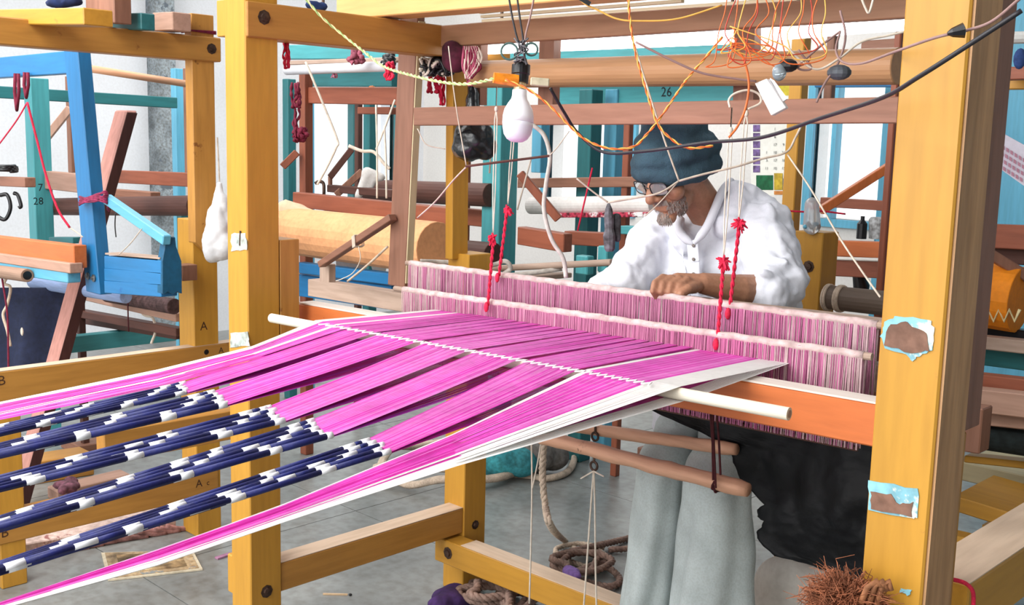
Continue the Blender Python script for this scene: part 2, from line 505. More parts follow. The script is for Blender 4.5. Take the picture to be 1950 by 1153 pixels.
patch(LOOM, [(1686, 612), (1706, 604), (1770, 608), (1781, 630), (1777, 668), (1750, 678), (1737, 688), (1728, 676), (1686, 664), (1678, 640)], M_OLDBLUE, Y=YF, label='flaked patch of old blue paint', seed=1)
patch(LOOM, [(1690, 622), (1724, 612), (1740, 624), (1765, 634), (1770, 668), (1735, 672), (1684, 658)], M_BAREW, Y=YF - 0.0013, label='bare wood inside the flaked patch', seed=2)
patch(LOOM, [(1655, 915), (1749, 932), (1747, 985), (1738, 989), (1654, 970)], M_OLDBLUE, Y=YF, label='flaked patch of old blue paint', seed=3)
patch(LOOM, [(1659, 938), (1696, 942), (1712, 960), (1738, 958), (1735, 984), (1659, 970)], M_BAREW, Y=YF - 0.0013, label='bare wood inside the flaked patch', seed=4)
patch(LOOM, [(1715, 1120), (1735, 1124), (1733, 1135), (1716, 1130)], M_OLDBLUE, Y=YF, seed=5)
M_FLW = mat('whitish_scrape', (202, 212, 206), 0.7, 0.4, 25, wear=(120, 130, 124), wear_amt=0.08)
patch(LOOM, [(440, 445), (468, 443), (472, 476), (442, 478)], M_FLW, Y=1.5495, label='scraped whitish patch', seed=6)
patch(LOOM, [(440, 636), (474, 632), (476, 658), (440, 664)], M_FLW, Y=1.5495, label='scraped whitish patch', seed=7)
part(LOOM, 'nail_slot', MB().bar(U(458, 440, Y=1.549), U(457, 468, Y=1.549), 0.006, 0.003, DY), M_IRON)

# ================================================================== batten: the swinging frame
BY = 2.2
BAT = thing('batten_frame', 'brown hanging beater frame with long cross bars above the pink heddles', 'beater', (-2.6, BY, 1.0))
part(BAT, 'upright', zpost((795, 40), (770, 548), 0.085, 0.03, Y=BY, z1=1.95), brown('z'), bevel=0.002)
part(BAT, 'edge_strip', MB().skew(U(795, 40, Y=BY) + V((0.001, 0.002, 0)), U(770, 540, Y=BY) + V((0.001, 0.002, 0)), DX * 0.004, DY * 0.026), mat('pale_wood', (216, 198, 158), 0.6, 0.15, 5, 'z', 0.2), 'pale bare edge of the upright')
part(BAT, 'cross_bar', xbeam((787, 205), (1712, 184), BY - 0.03, 0.054, 0.03), brown('x'), bevel=0.002)
ra, rb = U(908, 142, Y=2.29), U(1712, 126, Y=2.29)
part(BAT, 'roller', MB().cyl(ra, rb, 0.040, 24), mat('tan_roller', (186, 140, 100), 0.5, 0.15, 4, 'x'), 'round tan wooden roller', bevel=0.002, smooth=False)
part(BAT, 'top_bar', xbeam((799, 52), (1790, -30), BY + 0.02, 0.062, 0.03), mat('tan_bar', (168, 124, 92), 0.5, 0.18, 5, 'x'), bevel=0.002)
part(BAT, 'brace', zpost((1056, 40), (1052, 206), 0.058, 0.03, Y=2.34), brown('z'))
part(BAT, 'brace', zpost((1438, 20), (1434, 196), 0.058, 0.03, Y=2.34), brown('z'))
part(BAT, 'brace', zpost((916, 80), (914, 200), 0.02, 0.03, Y=2.34), brown('z'))
part(BAT, 'sley', MB().skew(U(586, 532, Y=BY), V((-0.98, BY, 1.045)), DY * 0.05, DZ * -0.06), greywood('x'), 'weathered grey race board', bevel=0.002)
ca, cb = U(1000, 531, Y=BY), U(1690, 612, Y=BY)
part(BAT, 'reed_cap', MB().skew(ca, cb, DY * 0.045, DZ * -0.022), greywood('x'), bevel=0.004)
reed = MB()
for i in range(90):
    t = (i + 0.5) / 90; p = ca.lerp(cb, t) + DY * 0.02 - DZ * 0.022
    reed.box(p.x - 0.001, p.x + 0.001, p.y - 0.004, p.y + 0.004, 1.045, p.z)
part(BAT, 'reed', reed, M_STEEL, kind='stuff')
part(BAT, 'lever_stand', MB().skew(U(626, 504, Y=BY), U(626, 540, Y=BY), DX * -0.055, DY * 0.03), greywood('z'), bevel=0.002)
part(BAT, 'lever', MB().bar(U(612, 504, Y=BY - 0.02), U(748, 414, Y=BY - 0.02), 0.03, 0.022), brown('x'), bevel=0.002)
lw = MB()
for k in range(4):
    c = U(679 + k * 1.5, 461 - k, Y=BY - 0.02)
    lw.tube([c + V((0.0, -0.019, 0.018)), c + V((0.004, -0.019, -0.018)), c + V((0.004, 0.019, -0.018)), c + V((0.0, 0.019, 0.018)), c + V((0.0, -0.019, 0.018))], 0.0016, 5)
part(BAT, 'lashing', lw, M_STRING)
wire('pull_string', 'thin white string hanging from the diagonal lever beside the brown upright', 'string', PP([(683, 470), (686, 495), (672, 520), (650, 532), (640, 535)], Y=BY - 0.03), 0.0016, M_STRING)
wire('pull_string', 'pale stick-like cord rising from the race board towards the brown upright', 'string', PP([(662, 536), (700, 505), (738, 470)], Y=BY - 0.04), 0.004, M_ROPE)

# ================================================================== heddles
M_HED = bpy.data.materials.new('heddle_cotton')
M_HED.use_nodes = True
_n = M_HED.node_tree; _b = _n.nodes['Principled BSDF']; _b.inputs['Roughness'].default_value = 0.8
_tc = _n.nodes.new('ShaderNodeTexCoord'); _no = _n.nodes.new('ShaderNodeTexNoise'); _no.inputs['Scale'].default_value = 3.0; _no.inputs['Detail'].default_value = 5
_mp = _n.nodes.new('ShaderNodeMapping'); _mp.inputs['Scale'].default_value = (1, 1, 0.35)
_n.links.new(_tc.outputs['Object'], _mp.inputs[0]); _n.links.new(_mp.outputs[0], _no.inputs[0])
_r = _n.nodes.new('ShaderNodeValToRGB')
_r.color_ramp.elements[0].position = 0.32; _r.color_ramp.elements[0].color = lin((186, 128, 152))
_r.color_ramp.elements[1].position = 0.62; _r.color_ramp.elements[1].color = lin((186, 100, 144))
_n.links.new(_no.outputs['Fac'], _r.inputs[0]); _n.links.new(_r.outputs[0], _b.inputs['Base Color'])
M_HEDW = mat('pale_heddle_cotton', (200, 170, 174), 0.85, 0.15, 8)
M_HEDP = mat('rose_heddle_cotton', (176, 104, 140), 0.85, 0.2, 8)
M_SHAFT = mat('string_wrapped_rod', (208, 182, 180), 0.7, 0.2, 40, None, 0.4)


def heddle(label, A, B, tip, drop, seed):
    rnd = random.Random(seed)
    H = thing('heddle_shaft', label, 'heddle', (A + B) / 2 - DZ * drop, 'heddles hung behind the warp')
    d = (B - A); n = int(d.length / 0.0021)
    part(H, 'rod', MB().cyl(A - d * tip, B + d * 0.012, 0.008, 10), greywood('x'))
    w = MB()
    pts = [A.lerp(B, i / 60) + V((0, 0, 0.0012 * math.sin(i * 2.3))) for i in range(61)]
    part(H, 'wrapping', w.tube(pts, 0.0098, 10), M_SHAFT, smooth=True)
    part(H, 'lower_rod', MB().cyl(A - DZ * drop, B - DZ * drop, 0.006, 8), darkwood('x'))
    s = MB()
    for lay in range(2):
        for i in range(n):
            t = (i + rnd.random()) / n
            p = A.lerp(B, t) + V((0, -0.0085 if lay == 0 else 0.006, 0))
            e = min(t, 1 - t)
            s.cur = 1 if rnd.random() < 0.06 + 0.6 * max(0, (0.22 - e) / 0.22) else (2 if rnd.random() < 0.35 else 0)
            wd = rnd.uniform(0.0011, 0.0021)
            q = p + V((rnd.uniform(-0.004, 0.004), rnd.uniform(-0.003, 0.003), -drop))
            s.skew(p + V((-wd / 2, 0, 0.004)), q + V((-wd / 2, 0, 0)), DX * wd, DY * 0.0012)
    part(H, 'heddle_strings', s, [M_HED, M_HEDW, M_HEDP], 'row of fine rose and white heddle strings', kind='stuff')
    return H


hfA, hfB = U(769, 552, Y=2.02), U(1646, 678, Y=2.05)
hbA, hbB = U(782, 502, Y=2.10), U(1672, 619, Y=2.13)
HF = heddle('nearer pink string heddle row beside the warp, the lower of two', hfA, hfB, 0.028, 0.196, 3)
HB = heddle('farther pink string heddle row under the weaver\'s hand, the higher of two', hbA, hbB, 0.012, 0.215, 4)

# crimson cords that carry the heddles, each with a ragged knot
for (par, lab, top, bot, Y, knot) in (
        (HF, 'crimson cord with ragged knot, left one', (940, 452), (929, 582), 2.02, (938, 456)),
        (HB, 'crimson cord with fluffy knot, left one', (966, 396), (950, 526), 2.10, (966, 402)),
        (HF, 'crimson cord with ragged knot, right one', (1378, 498), (1366, 652), 2.05, (1378, 500)),
        (HB, 'crimson cord with fluffy knot, right one', (1408, 428), (1389, 594), 2.13, (1409, 428))):
    Y -= 0.012
    P0, P1 = U(*top, Y=Y), U(*bot, Y=Y)
    t = None
    for j in range(2):
        q = [P0.lerp(P1, i / 60) + V((math.cos(i * 0.55 + j * 3.14), math.sin(i * 0.55 + j * 3.14), 0)) * 0.0022 for i in range(61)]
        o = part(t or par, 'strand' if t else 'red_cord', MB().tube(q, 0.0028, 6), M_RED, None if t else lab, smooth=True)
        t = t or o
    k = MB(); rnd = random.Random(int(top[0]))
    kc = U(*knot, Y=Y - 0.004)
    for i in range(26):
        a = V((rnd.gauss(0, 1), rnd.gauss(0, 0.5), rnd.gauss(0, 1))).normalized()
        k.tube([kc + a * 0.002, kc + a * 0.009 + V((0, 0, 0.002)), kc + a * rnd.uniform(0.012, 0.021) + V((0, 0, -0.002))], 0.0028, 5, rr=[0.004, 0.0036, 0.0016])
    part(t, 'knot', k, M_RED)
    part(t, 'loop_knot', MB().ell(P1 + V((0, -0.006, -0.004)), (0.007, 0.006, 0.014), n=7), M_RED, smooth=True)

# white strings that hold those cords from above
for lab, a, b, Y in (('white doubled string above the lower left crimson cord', (939, 446), (946, 165), 2.01),
                     ('white doubled string above the taller left crimson cord', (967, 390), (984, 170), 2.09),
                     ('white doubled string above the lower right crimson cord', (1378, 490), (1394, 205), 2.04),
                     ('white doubled string above the taller right crimson cord', (1407, 420), (1424, 180), 2.12)):
    P0, P1 = U(*a, Y=Y), U(*b, Y=Y)
    t = thing('hanging_string', lab, 'string', P0, 'white heddle strings')
    for s in (-1, 1):
        part(t, 'strand', MB().tube([P0, P0.lerp(P1, 0.12) + DX * 0.002 * s, P0.lerp(P1, 0.3) + DX * 0.0045 * s, P0.lerp(P1, 0.78) + DX * 0.0045 * s, P0.lerp(P1, 0.85), P1], 0.0016, 5), M_STRING)
    part(t, 'knot', MB().ell(P0.lerp(P1, 0.85), (0.005, 0.005, 0.008), n=6), M_STRING, smooth=True)

# ================================================================== warp
M_PINK = mat('magenta_silk', (230, 74, 194), 0.45, 0.12, 12, None, 0, spec=0.5)
M_PINK2 = mat('bright_pink_silk', (240, 134, 216), 0.45, 0.1, 12, None, 0, spec=0.5)
M_SHADE = mat('shaded_magenta_silk', (196, 30, 150), 0.5, 0.12, 12, None, 0)  # magenta of the lower thread layer, its shadow put into the colour
M_VIOL = mat('violet_silk', (188, 58, 190), 0.45, 0.12, 12, None, 0)
M_WHY = mat('white_silk', (240, 238, 236), 0.5, 0.05, 12, None, 0)
M_NAVY = mat('indigo_yarn', (17, 26, 96), 0.6, 0.2, 40, None, 0.2, fine=200)
M_RESIST = mat('undyed_white_yarn', (232, 232, 236), 0.6, 0.08, 40, None, 0)
ZR = 1.066


def Uw(px, py):
    """photo pixel on the plane of the stretched warp in front of the rod"""
    d = cf + cr * ((px - 975) / FPX) - cu * ((py - 576.5) / FPX)
    k = 0.085
    # z = ZR - k (1.55 - y)
    t = (ZR - k * 1.55 - EYE.z + k * EYE.y) / (d.z - k * d.y)
    return EYE + d * t


rodA, rodB = U(517, 606, Z=1.052), U(1503, 789, Z=1.052)


def onrod(px):
    y = 606 + (789 - 606) / (1503 - 517) * (px - 517)
    p = U(px, y, Z=1.052)
    return V((p.x, p.y, ZR))


x0r, x1r = onrod(600).x, onrod(1296).x
hA, hB = U(828, 590, Y=2.012), U(1500, 692, Y=2.04)


def onhed(x):
    return hA.lerp(hB, (x - x0r) / (x1r - x0r))


WARP = thing('warp_yarns', 'magenta and white warp with navy tied bundles stretched to the lower left', 'warp', (-1.8, 1.4, 0.9))


def to_beam(a, b):
    return a + (a - b) * ((a.y + 0.3) / (b.y - a.y))


def ribbon(mb, pts, ws, lift=0.0007):
    vs = []; fs = []
    for i, p in enumerate(pts):
        t = (pts[min(i + 1, len(pts) - 1)] - pts[max(i - 1, 0)]).normalized()
        sd = t.cross(DZ).normalized(); w = ws[i] / 2
        vs += [p - sd * w, p + DZ * lift, p + sd * w, p - DZ * lift]
    for i in range(len(pts) - 1):
        for k in range(4):
            a, b = i * 4 + k, i * 4 + (k + 1) % 4
            fs.append((a, a + 4, b + 4, b))
    mb.add(vs, fs)


def lift(p, layer):
    return V((p.x, p.y, max(p.z, 1.047 if layer > 0 else 1.042)))


BUN = {  # left end, tie point (upper, lower edge), span on the rod
    'b1': ((0, 813), (0, 829), (345, 731), (358, 749), 668, 724),
    'b2': ((0, 850), (0, 869), (409, 746), (430, 774), 724, 812),
    'b3': ((0, 910), (0, 935), (508, 777), (543, 804), 812, 907),
    'b4': ((0, 990), (0, 1008), (592, 802), (627, 834), 907, 1002),
    'b5': ((0, 1076), (0, 1090), (702, 837), (741, 864), 1002, 1114),
}
rnd = random.Random(11)


def fan(mb, T0, T1, ra, rb, n, layer, cols, cover, nb=4):
    Ra, Rb = onrod(ra), onrod(rb)
    for i in range(n):
        s = (i + 0.5) / n
        sj = 0.5 + (s - 0.5) * cover + rnd.uniform(-0.2, 0.2) / n
        a = T0.lerp(T1, s); b = Ra.lerp(Rb, sj)
        cl = (math.floor(s * nb) + 0.5) / nb
        sh = cl + (s - cl) * (0.72 if layer > 0 else 0.9) + rnd.uniform(-0.1, 0.1) / n
        x = Ra.x + (Rb.x - Ra.x) * sh
        h = onhed(x)
        wR = (Rb - Ra).length * cover / n * (0.92 if layer > 0 else 0.8); wT = max((T1 - T0).length / n * 0.95, 0.0011)
        b = b + DZ * (0.0 if layer > 0 else -0.028)
        h = h + DZ * (0.003 * layer)
        m1 = a.lerp(b, 0.5) + DZ * (0.001 * layer - 0.002)
        mb.cur = cols(s)
        ribbon(mb, [a + DZ * 0.001 * layer, m1, b, lift(b.lerp(h, 0.5), layer), h], [wT, (wT + wR) / 2, wR, wR * 0.85, wR * 0.7])


for key, (l0, l1, t0, t1, ra, rb) in BUN.items():
    L0, L1, T0, T1 = Uw(*l0), Uw(*l1), Uw(*t0), Uw(*t1)
    L0, L1 = to_beam(L0, T0), to_beam(L1, T1)
    mb = MB()
    fan(mb, T0, T1, ra, rb, 46, 1, lambda s: 1 if rnd.random() < 0.55 else 0, 0.86)
    fan(mb, T0, T1, ra, rb, 34, -1, lambda s: 2 if rnd.random() < 0.6 else 3, 0.98)
    b = part(WARP, 'warp_bundle', mb, [M_PINK, M_PINK2, M_SHADE, M_VIOL], 'fanned band of magenta warp threads', kind='stuff')
    # indigo tied section: cords with undyed resist marks
    cm = MB(); nc = 14
    Lw = (L1 - L0); Tw = (T1 - T0); ln = (T0 - L0).length
    for c in range(nc):
        s = (c + 0.5) / nc
        zz = 0.004 * math.sin(c * 2.1)
        a, e = L0.lerp(L1, s) + DZ * zz, T0.lerp(T1, s) + DZ * zz * 0.6
        e = e + (e - a) * rnd.uniform(-0.006, 0.006)
        # colour runs along the cord
        marks = []
        u = 0.0
        g = c * 3 // nc
        u = (0.0, 0.022, 0.068)[g] + rnd.uniform(-0.003, 0.003) + 0.03
        while u < ln + 0.2:
            marks.append((u, u + rnd.uniform(0.020, 0.028)))
            if rnd.random() < 0.12: marks.append((u + 0.06, u + 0.09))
            u += 0.15
        marks = [(ln - q1, ln - q0) for q0, q1 in marks] + [(ln - rnd.uniform(0.008, 0.02), ln + 0.05)]
        cuts = sorted({0.0, ln} | {min(max(q, 0), ln) for mk in marks for q in mk})
        for x, y in zip(cuts, cuts[1:]):
            if y - x < 1e-4: continue
            mid = (x + y) / 2
            # distance measured from the tie end so all cords line up
            w = any(mk[0] <= mid <= mk[1] for mk in marks)
            cm.cur = 1 if w else 0
            p, q = a.lerp(e, x / ln), a.lerp(e, y / ln)
            r0 = (Lw.length * (1 - mid / ln) + Tw.length * mid / ln) / nc * (0.8 if w else 0.75)
            cm.tube([p, q], max(r0, 0.0011), 7)
    part(WARP, 'tied_section', cm, [M_NAVY, M_RESIST], 'navy tied bundle with white resist marks', kind='stuff', smooth=True)

# the two selvedge bundles, magenta between white threads
def selv(sts, ra, rb, cols, n, lay, cover=1.0):
    mb = MB()
    Ra, Rb = onrod(ra), onrod(rb)
    E = [(Uw(*a), Uw(*b)) for a, b in sts]
    E[0] = (to_beam(E[0][0], E[1][0]), to_beam(E[0][1], E[1][1]))
    for i in range(n):
        s = (i + 0.5) / n
        mb.cur = cols(s)
        ps = [a.lerp(b, s) + DZ * rnd.uniform(-0.001, 0.001) for a, b in E]
        ws = [max((b - a).length / n * 1.0, 0.0011) for a, b in E]
        b = Ra.lerp(Rb, 0.5 + (s - 0.5) * cover) + DZ * (0 if lay > 0 else -0.028)
        h = onhed(Ra.x + (Rb.x - Ra.x) * s)
        wR = (Rb - Ra).length / n * 0.95
        ribbon(mb, ps + [b, lift(b.lerp(h, 0.5), lay), h], ws + [wR, wR, wR * 0.9])
    return part(WARP, 'selvedge_bundle', mb, [M_PINK, M_PINK2, M_WHY, M_SHADE], 'edge bundle of magenta and white warp threads', kind='stuff')


c1 = lambda s: 2 if s < 0.2 or 0.58 < s < 0.7 else rnd.choice((0, 0, 1))
selv([((0, 766), (0, 800)), ((300, 704), (300, 736)), ((480, 660), (480, 684))], 600, 668, c1, 44, 1)
selv([((0, 766), (0, 800)), ((300, 706), (300, 738)), ((480, 662), (480, 690))], 604, 672, lambda s: 2 if s < 0.12 else 3, 24, -1)
c7 = lambda s: 2 if s > 0.70 or s < 0.07 else rnd.choice((0, 0, 1))
selv([((30, 1139), (30, 1152)), ((300, 1048), (300, 1076)), ((540, 962), (540, 994)), ((860, 828), (868, 884))], 1116, 1296, c7, 64, 1)
selv([((30, 1140), (30, 1153)), ((300, 1049), (300, 1078)), ((540, 964), (540, 996)), ((860, 832), (868, 888))], 1120, 1300, lambda s: 2 if s > 0.8 else 3, 40, -1)

LR = thing('lease_rod', 'long cream round rod lying across under the pink warp', 'rod', (rodA + rodB) / 2)
part(LR, 'rod', MB().cyl(rodA, rodB, 0.0115, 20), mat('cream_pole', (232, 222, 204), 0.5, 0.12, 5, 'x'))
part(LR, 'end_core', MB().cyl(rodB, rodB + (rodB - rodA).normalized() * 0.001, 0.007, 14), greywood('x'), 'dark hollow end of the rod')
zz = []
for i in range(0, 91):
    p = onrod(636 + (1262 - 636) * i / 90); zz.append(V((p.x, p.y - 0.034 + (0.011 if i % 2 else -0.011), ZR + 0.003)))
part(WARP, 'lease_cord', MB().tube(zz, 0.0016, 5), M_WHY, 'white zigzag cord laced across the warp beside the rod', smooth=True)

WB = thing('warp_roller', 'round wooden roller on two posts that holds the far end of the warp', 'roller', (-1.8, -0.33, 0))
part(WB, 'roller', MB().cyl((-2.95, -0.335, 0.90), (-0.75, -0.335, 0.90), 0.035, 20), greywood('x'))
for x in (-2.9, -0.88): part(WB, 'post', MB().box(x, x + 0.08, -0.42, -0.34, 0, 1.0), yellow('z'), bevel=0.003)

# ================================================================== the weaver
M_SKIN = mat('brown_skin', (170, 122, 95), 0.5, 0.12, 20, None, 0.12, fine=140)
M_KURTA = mat('white_cotton', (218, 220, 229), 0.8, 0.03, 12, None, 0.1, fine=300)
M_PANTS = mat('pale_grey_cotton', (184, 194, 193), 0.85, 0.12, 10, None, 0.2, fine=200)
M_CAP = mat('slate_blue_knit', (52, 78, 92), 0.9, 0.15, 14, None, 0.5, fine=260)
M_BEARD = mat('grey_beard_hair', (150, 138, 130), 0.8, 0.15, 60)
PW = lambda px, py, D: U(px, py, D=D)
PER = thing('person', 'seated weaver in white long shirt and slate knit cap bending over the loom', 'person', (-1.75, 2.6, 0))
HC = PW(1284, 322, 2.85)
HR = Matrix.Rotation(R(-8), 3, 'Z') @ Matrix.Rotation(R(30), 3, 'X')


def hl(x, y, z): return HC + HR @ V((x, y, z))


bd = MB()
bd.ell(hl(0, 0.012, 0.02), (0.074, 0.094, 0.10), HR)
bd.ell(hl(0, -0.036, -0.062), (0.054, 0.056, 0.05), HR)
bd.ell(hl(0, -0.078, -0.102), (0.026, 0.022, 0.02), HR)
bd.capsule(hl(0, -0.088, 0.012), hl(0, -0.112, -0.028), 0.010, 0.0145)
for s in (-1, 1):
    bd.capsule(hl(s * 0.014, -0.1, -0.034), hl(s * 0.016, -0.092, -0.036), 0.009)
    bd.capsule(hl(0.008 * s, -0.086, 0.026), hl(0.048 * s, -0.066, 0.022), 0.011, 0.010)
    bd.ell(hl(0.042 * s, -0.06, -0.03), (0.026, 0.026, 0.024), HR)
    bd.ell(hl(0.076 * s, 0.018, -0.012), (0.010, 0.022, 0.032), HR)
bd.capsule(hl(-0.02, -0.086, -0.058), hl(0.02, -0.086, -0.058), 0.0075)
bd.capsule(hl(-0.017, -0.085, -0.071), hl(0.017, -0.085, -0.071), 0.008)
nb = PW(1372, 440, 3.02)
bd.capsule(hl(0, 0.03, -0.06), nb, 0.05, 0.056)
bd.capsule(nb, PW(1372, 520, 3.06), 0.07, 0.10)
bd.capsule(PW(1272, 440, 3.1), PW(1440, 430, 2.98), 0.055)
bd.capsule(PW(1365, 560, 3.06), PW(1385, 790, 3.12), 0.11, 0.12)
# image-right arm: bare forearm lying along the race cap
bd.capsule(PW(1452, 440, 2.95), PW(1488, 556, 2.82), 0.05, 0.045)
bd.capsule(PW(1488, 556, 2.82), PW(1408, 552, 2.73), 0.046, 0.040)
bd.capsule(PW(1408, 552, 2.73), PW(1338, 540, 2.68), 0.040, 0.027)
bd.ell(PW(1303, 541, 2.672), (0.048, 0.034, 0.022), Matrix.Rotation(R(10), 3, 'Y'))
bd.capsule(PW(1338, 540, 2.68), PW(1290, 536, 2.67), 0.025, 0.022)
for i in range(4):
    k = i * 17.0
    q = [PW(1288 + k * 0.45, 536 + i, 2.672), PW(1262 + k * 0.92, 529 + i * 1.5, 2.648), PW(1247 + k * 0.92, 539 + i * 1.5, 2.626), PW(1243 + k * 0.9, 555 + i, 2.616), PW(1250 + k * 0.9, 567 + i, 2.636)]
    for a, b, r0, r1 in ((q[0], q[1], 0.0105, 0.0108), (q[1], q[2], 0.0105, 0.0086), (q[2], q[3], 0.0088, 0.0078), (q[3], q[4], 0.0078, 0.007)): bd.capsule(a, b, r0, r1, 10)
th = [PW(1328, 546, 2.655), PW(1311, 551, 2.62), PW(1297, 560, 2.605), PW(1289, 569, 2.61)]
for a, b, r0, r1 in ((th[0], th[1], 0.015, 0.0125), (th[1], th[2], 0.0125, 0.0105), (th[2], th[3], 0.0105, 0.009)): bd.capsule(a, b, r0, r1, 10)
# image-left arm going down behind the heddles
bd.capsule(PW(1262, 452, 3.08), PW(1190, 540, 2.96), 0.05, 0.042)
bd.capsule(PW(1190, 540, 2.98), PW(1130, 575, 3.0), 0.04, 0.027)
bd.ell(PW(1112, 590, 3.0), (0.05, 0.03, 0.02))
for i in range(4): bd.capsule(PW(1104, 586 + i * 7, 3.0), PW(1084, 606 + i * 7, 2.99), 0.010, 0.008, 10)
# legs and feet
KL, KR = PW(1268, 872, 2.82), PW(1374, 896, 2.68)
FLt, FRt = V((KL.x - 0.035, KL.y - 0.035, 0.09)), V((KR.x - 0.0, KR.y - 0.02, 0.09))
for hip, kn, ft in ((PW(1350, 790, 3.12), KL, FLt), (PW(1425, 800, 3.05), KR, FRt)):
    bd.capsule(hip, kn, 0.05, 0.032); bd.capsule(kn, ft, 0.032, 0.03)
    bd.capsule(ft + V((0, 0.03, -0.045)), ft + V((-0.01, -0.15, -0.06)), 0.04, 0.028)
part(PER, 'body', bd, M_SKIN, 'brown skin of face, neck, forearm and hand', remesh=0.0036, sm_it=2)

# features of the face
for s in (-1, 1):
    e = MB().ell(hl(0.033 * s, -0.079, 0.004), (0.0125, 0.0125, 0.0125), n=9)
    eye = part(PER, 'eye', e, mat('eye_white', (220, 214, 204), 0.3, 0))
    part(eye, 'iris', MB().ell(hl(0.033 * s, -0.0885, 0.0), (0.0052, 0.0052, 0.0052), n=7), mat('iris', (40, 26, 18), 0.2, 0))
bm = MB(); rnd = random.Random(5)
for i in range(2200):
    a = rnd.uniform(-1.45, 1.45); z = rnd.uniform(-0.118, -0.03)
    if z > -0.05 and abs(a) < 0.75: continue
    w = max(0.0, 1 - ((z + 0.062) / 0.052) ** 2) ** 0.5
    p = V((0.0545 * math.sin(a) * w, -0.036 - 0.0565 * math.cos(a) * w, z))
    if z < -0.08 and abs(a) < 0.8:
        w2 = max(0.0, 1 - ((z + 0.102) / 0.021) ** 2) ** 0.5
        p2 = V((0.0262 * math.sin(a * 1.6) * w2, -0.078 - 0.0222 * math.cos(a * 1.2) * w2, z))
        if p2.y < p.y: p = p2
    if w < 0.25: continue
    if abs(p.x) < 0.02 and -0.08 < z < -0.052: continue
    d = V((p.x * 4 + rnd.gauss(0, 0.25), -0.35, -0.7)).normalized()
    A = HC + HR @ p; B = HC + HR @ (p + d * rnd.uniform(0.004, 0.009))
    bm.tube([A, B], 0.0009, 3, False, [0.0009, 0.0004])
for i in range(220):
    x = rnd.uniform(-0.028, 0.028); p = V((x, -0.0945 + abs(x) * 0.3, -0.047 + rnd.uniform(-0.004, 0.004)))
    A = HC + HR @ p; B = HC + HR @ (p + V((x * 0.25, -0.003, -0.008)))
    bm.tube([A, B], 0.0009, 3, False, [0.001, 0.0004])
part(PER, 'beard', bm, M_BEARD, 'short grey beard and moustache', kind='stuff')
for s in (-1, 1):
    bb = MB()
    for i in range(30):
        x = s * rnd.uniform(0.012, 0.046); p = V((x, -0.097 + abs(x) * 0.42, 0.024 + rnd.uniform(-0.003, 0.003)))
        bb.tube([HC + HR @ p, HC + HR @ (p + V((s * 0.008, -0.003, 0.001)))], 0.001, 3, False)
    part(PER, 'eyebrow', bb, M_BEARD, kind='stuff')
gl = part(PER, 'eyeglasses', MB().tube([hl(-0.008, -0.112, 0.006), hl(0, -0.114, 0.009), hl(0.008, -0.112, 0.006)], 0.0016, 6), M_BLACK, 'dark-rimmed spectacles low on the nose')
for s in (-1, 1):
    ring = [hl(s * (0.034 + 0.025 * math.copysign(abs(math.cos(a)) ** 0.6, math.cos(a))), -0.108 + 0.012 * (math.cos(a) + 1) / 2, 0.0 + 0.018 * math.copysign(abs(math.sin(a)) ** 0.6, math.sin(a))) for a in [2 * math.pi * k / 24 for k in range(25)]]
    rim = part(gl, 'rim', MB().tube(ring, 0.0017, 6, False), M_BLACK, smooth=True)
    part(gl, 'lens', MB().prism(ring[:-1], HR @ V((0, 0.001, 0))), mat('spectacle_lens', (235, 242, 245), 0.03, 0, trans=0.85, spec=0.6))
    part(gl, 'temple', MB().tube([hl(s * 0.06, -0.096, 0.004), hl(s * 0.077, -0.04, 0.006), hl(s * 0.08, 0.02, 0.0)], 0.0018, 6), M_BLACK)
# cap
CR = Matrix.Rotation(R(-8), 3, 'Z') @ Matrix.Rotation(R(13), 3, 'X')
CC = PW(1284, 305, 2.85)
cp = MB()
cp.ell(CC + CR @ V((0, 0.01, 0.045)), (0.088, 0.098, 0.10), CR)
cp.ell(CC + CR @ V((0, 0.012, 0.075)), (0.086, 0.092, 0.075), CR)
for k, (zc, ra, rb, mr, tl) in enumerate(((-0.018, 0.084, 0.098, 0.028, 6), (0.014, 0.087, 0.10, 0.027, -7), (0.042, 0.082, 0.094, 0.024, 5))):
    m2 = CR @ Matrix.Rotation(R(tl), 3, 'Y')
    cp.tube([CC + m2 @ V((ra * math.cos(a), 0.008 + rb * math.sin(a), zc + 0.004 * math.sin(3 * a + k))) for a in [2 * math.pi * j / 36 for j in range(37)]], mr, 12)
cap = part(PER, 'knit_cap', cp, M_CAP, 'slate blue knitted cap with rolled brim', remesh=0.007, sm_it=3)
# kurta
ku = MB()
ku.capsule(PW(1262, 446, 3.1), PW(1446, 432, 2.96), 0.075, 0.08, 16)
ku.capsule(PW(1420, 398, 3.02), PW(1362, 430, 3.08), 0.05, 0.06)
ku.capsule(PW(1402, 372, 2.93), PW(1382, 428, 2.90), 0.036, 0.042)
ku.capsule(PW(1400, 366, 2.95), PW(1440, 400, 2.95), 0.036, 0.05)
ku.capsule(PW(1290, 432, 2.99), PW(1302, 470, 2.945), 0.022, 0.026)
ku.ell(PW(1350, 520, 3.05), (0.20, 0.135, 0.19))
ku.ell(PW(1385, 660, 3.06), (0.205, 0.16, 0.25))
ku.capsule(PW(1340, 640, 3.02), PW(1345, 790, 2.98), 0.16, 0.15)
ku.capsule(PW(1450, 436, 2.94), PW(1482, 540, 2.80), 0.088, 0.072, 16)
ku.capsule(PW(1482, 540, 2.80), PW(1462, 556, 2.755), 0.074, 0.062, 16)
ku.capsule(PW(1490, 556, 2.84), PW(1500, 660, 2.98), 0.05, 0.05)
ku.capsule(PW(1252, 452, 3.08), PW(1196, 535, 2.96), 0.076, 0.062, 16)
ku.capsule(PW(1196, 535, 2.98), PW(1136, 566, 2.99), 0.062, 0.046, 16)
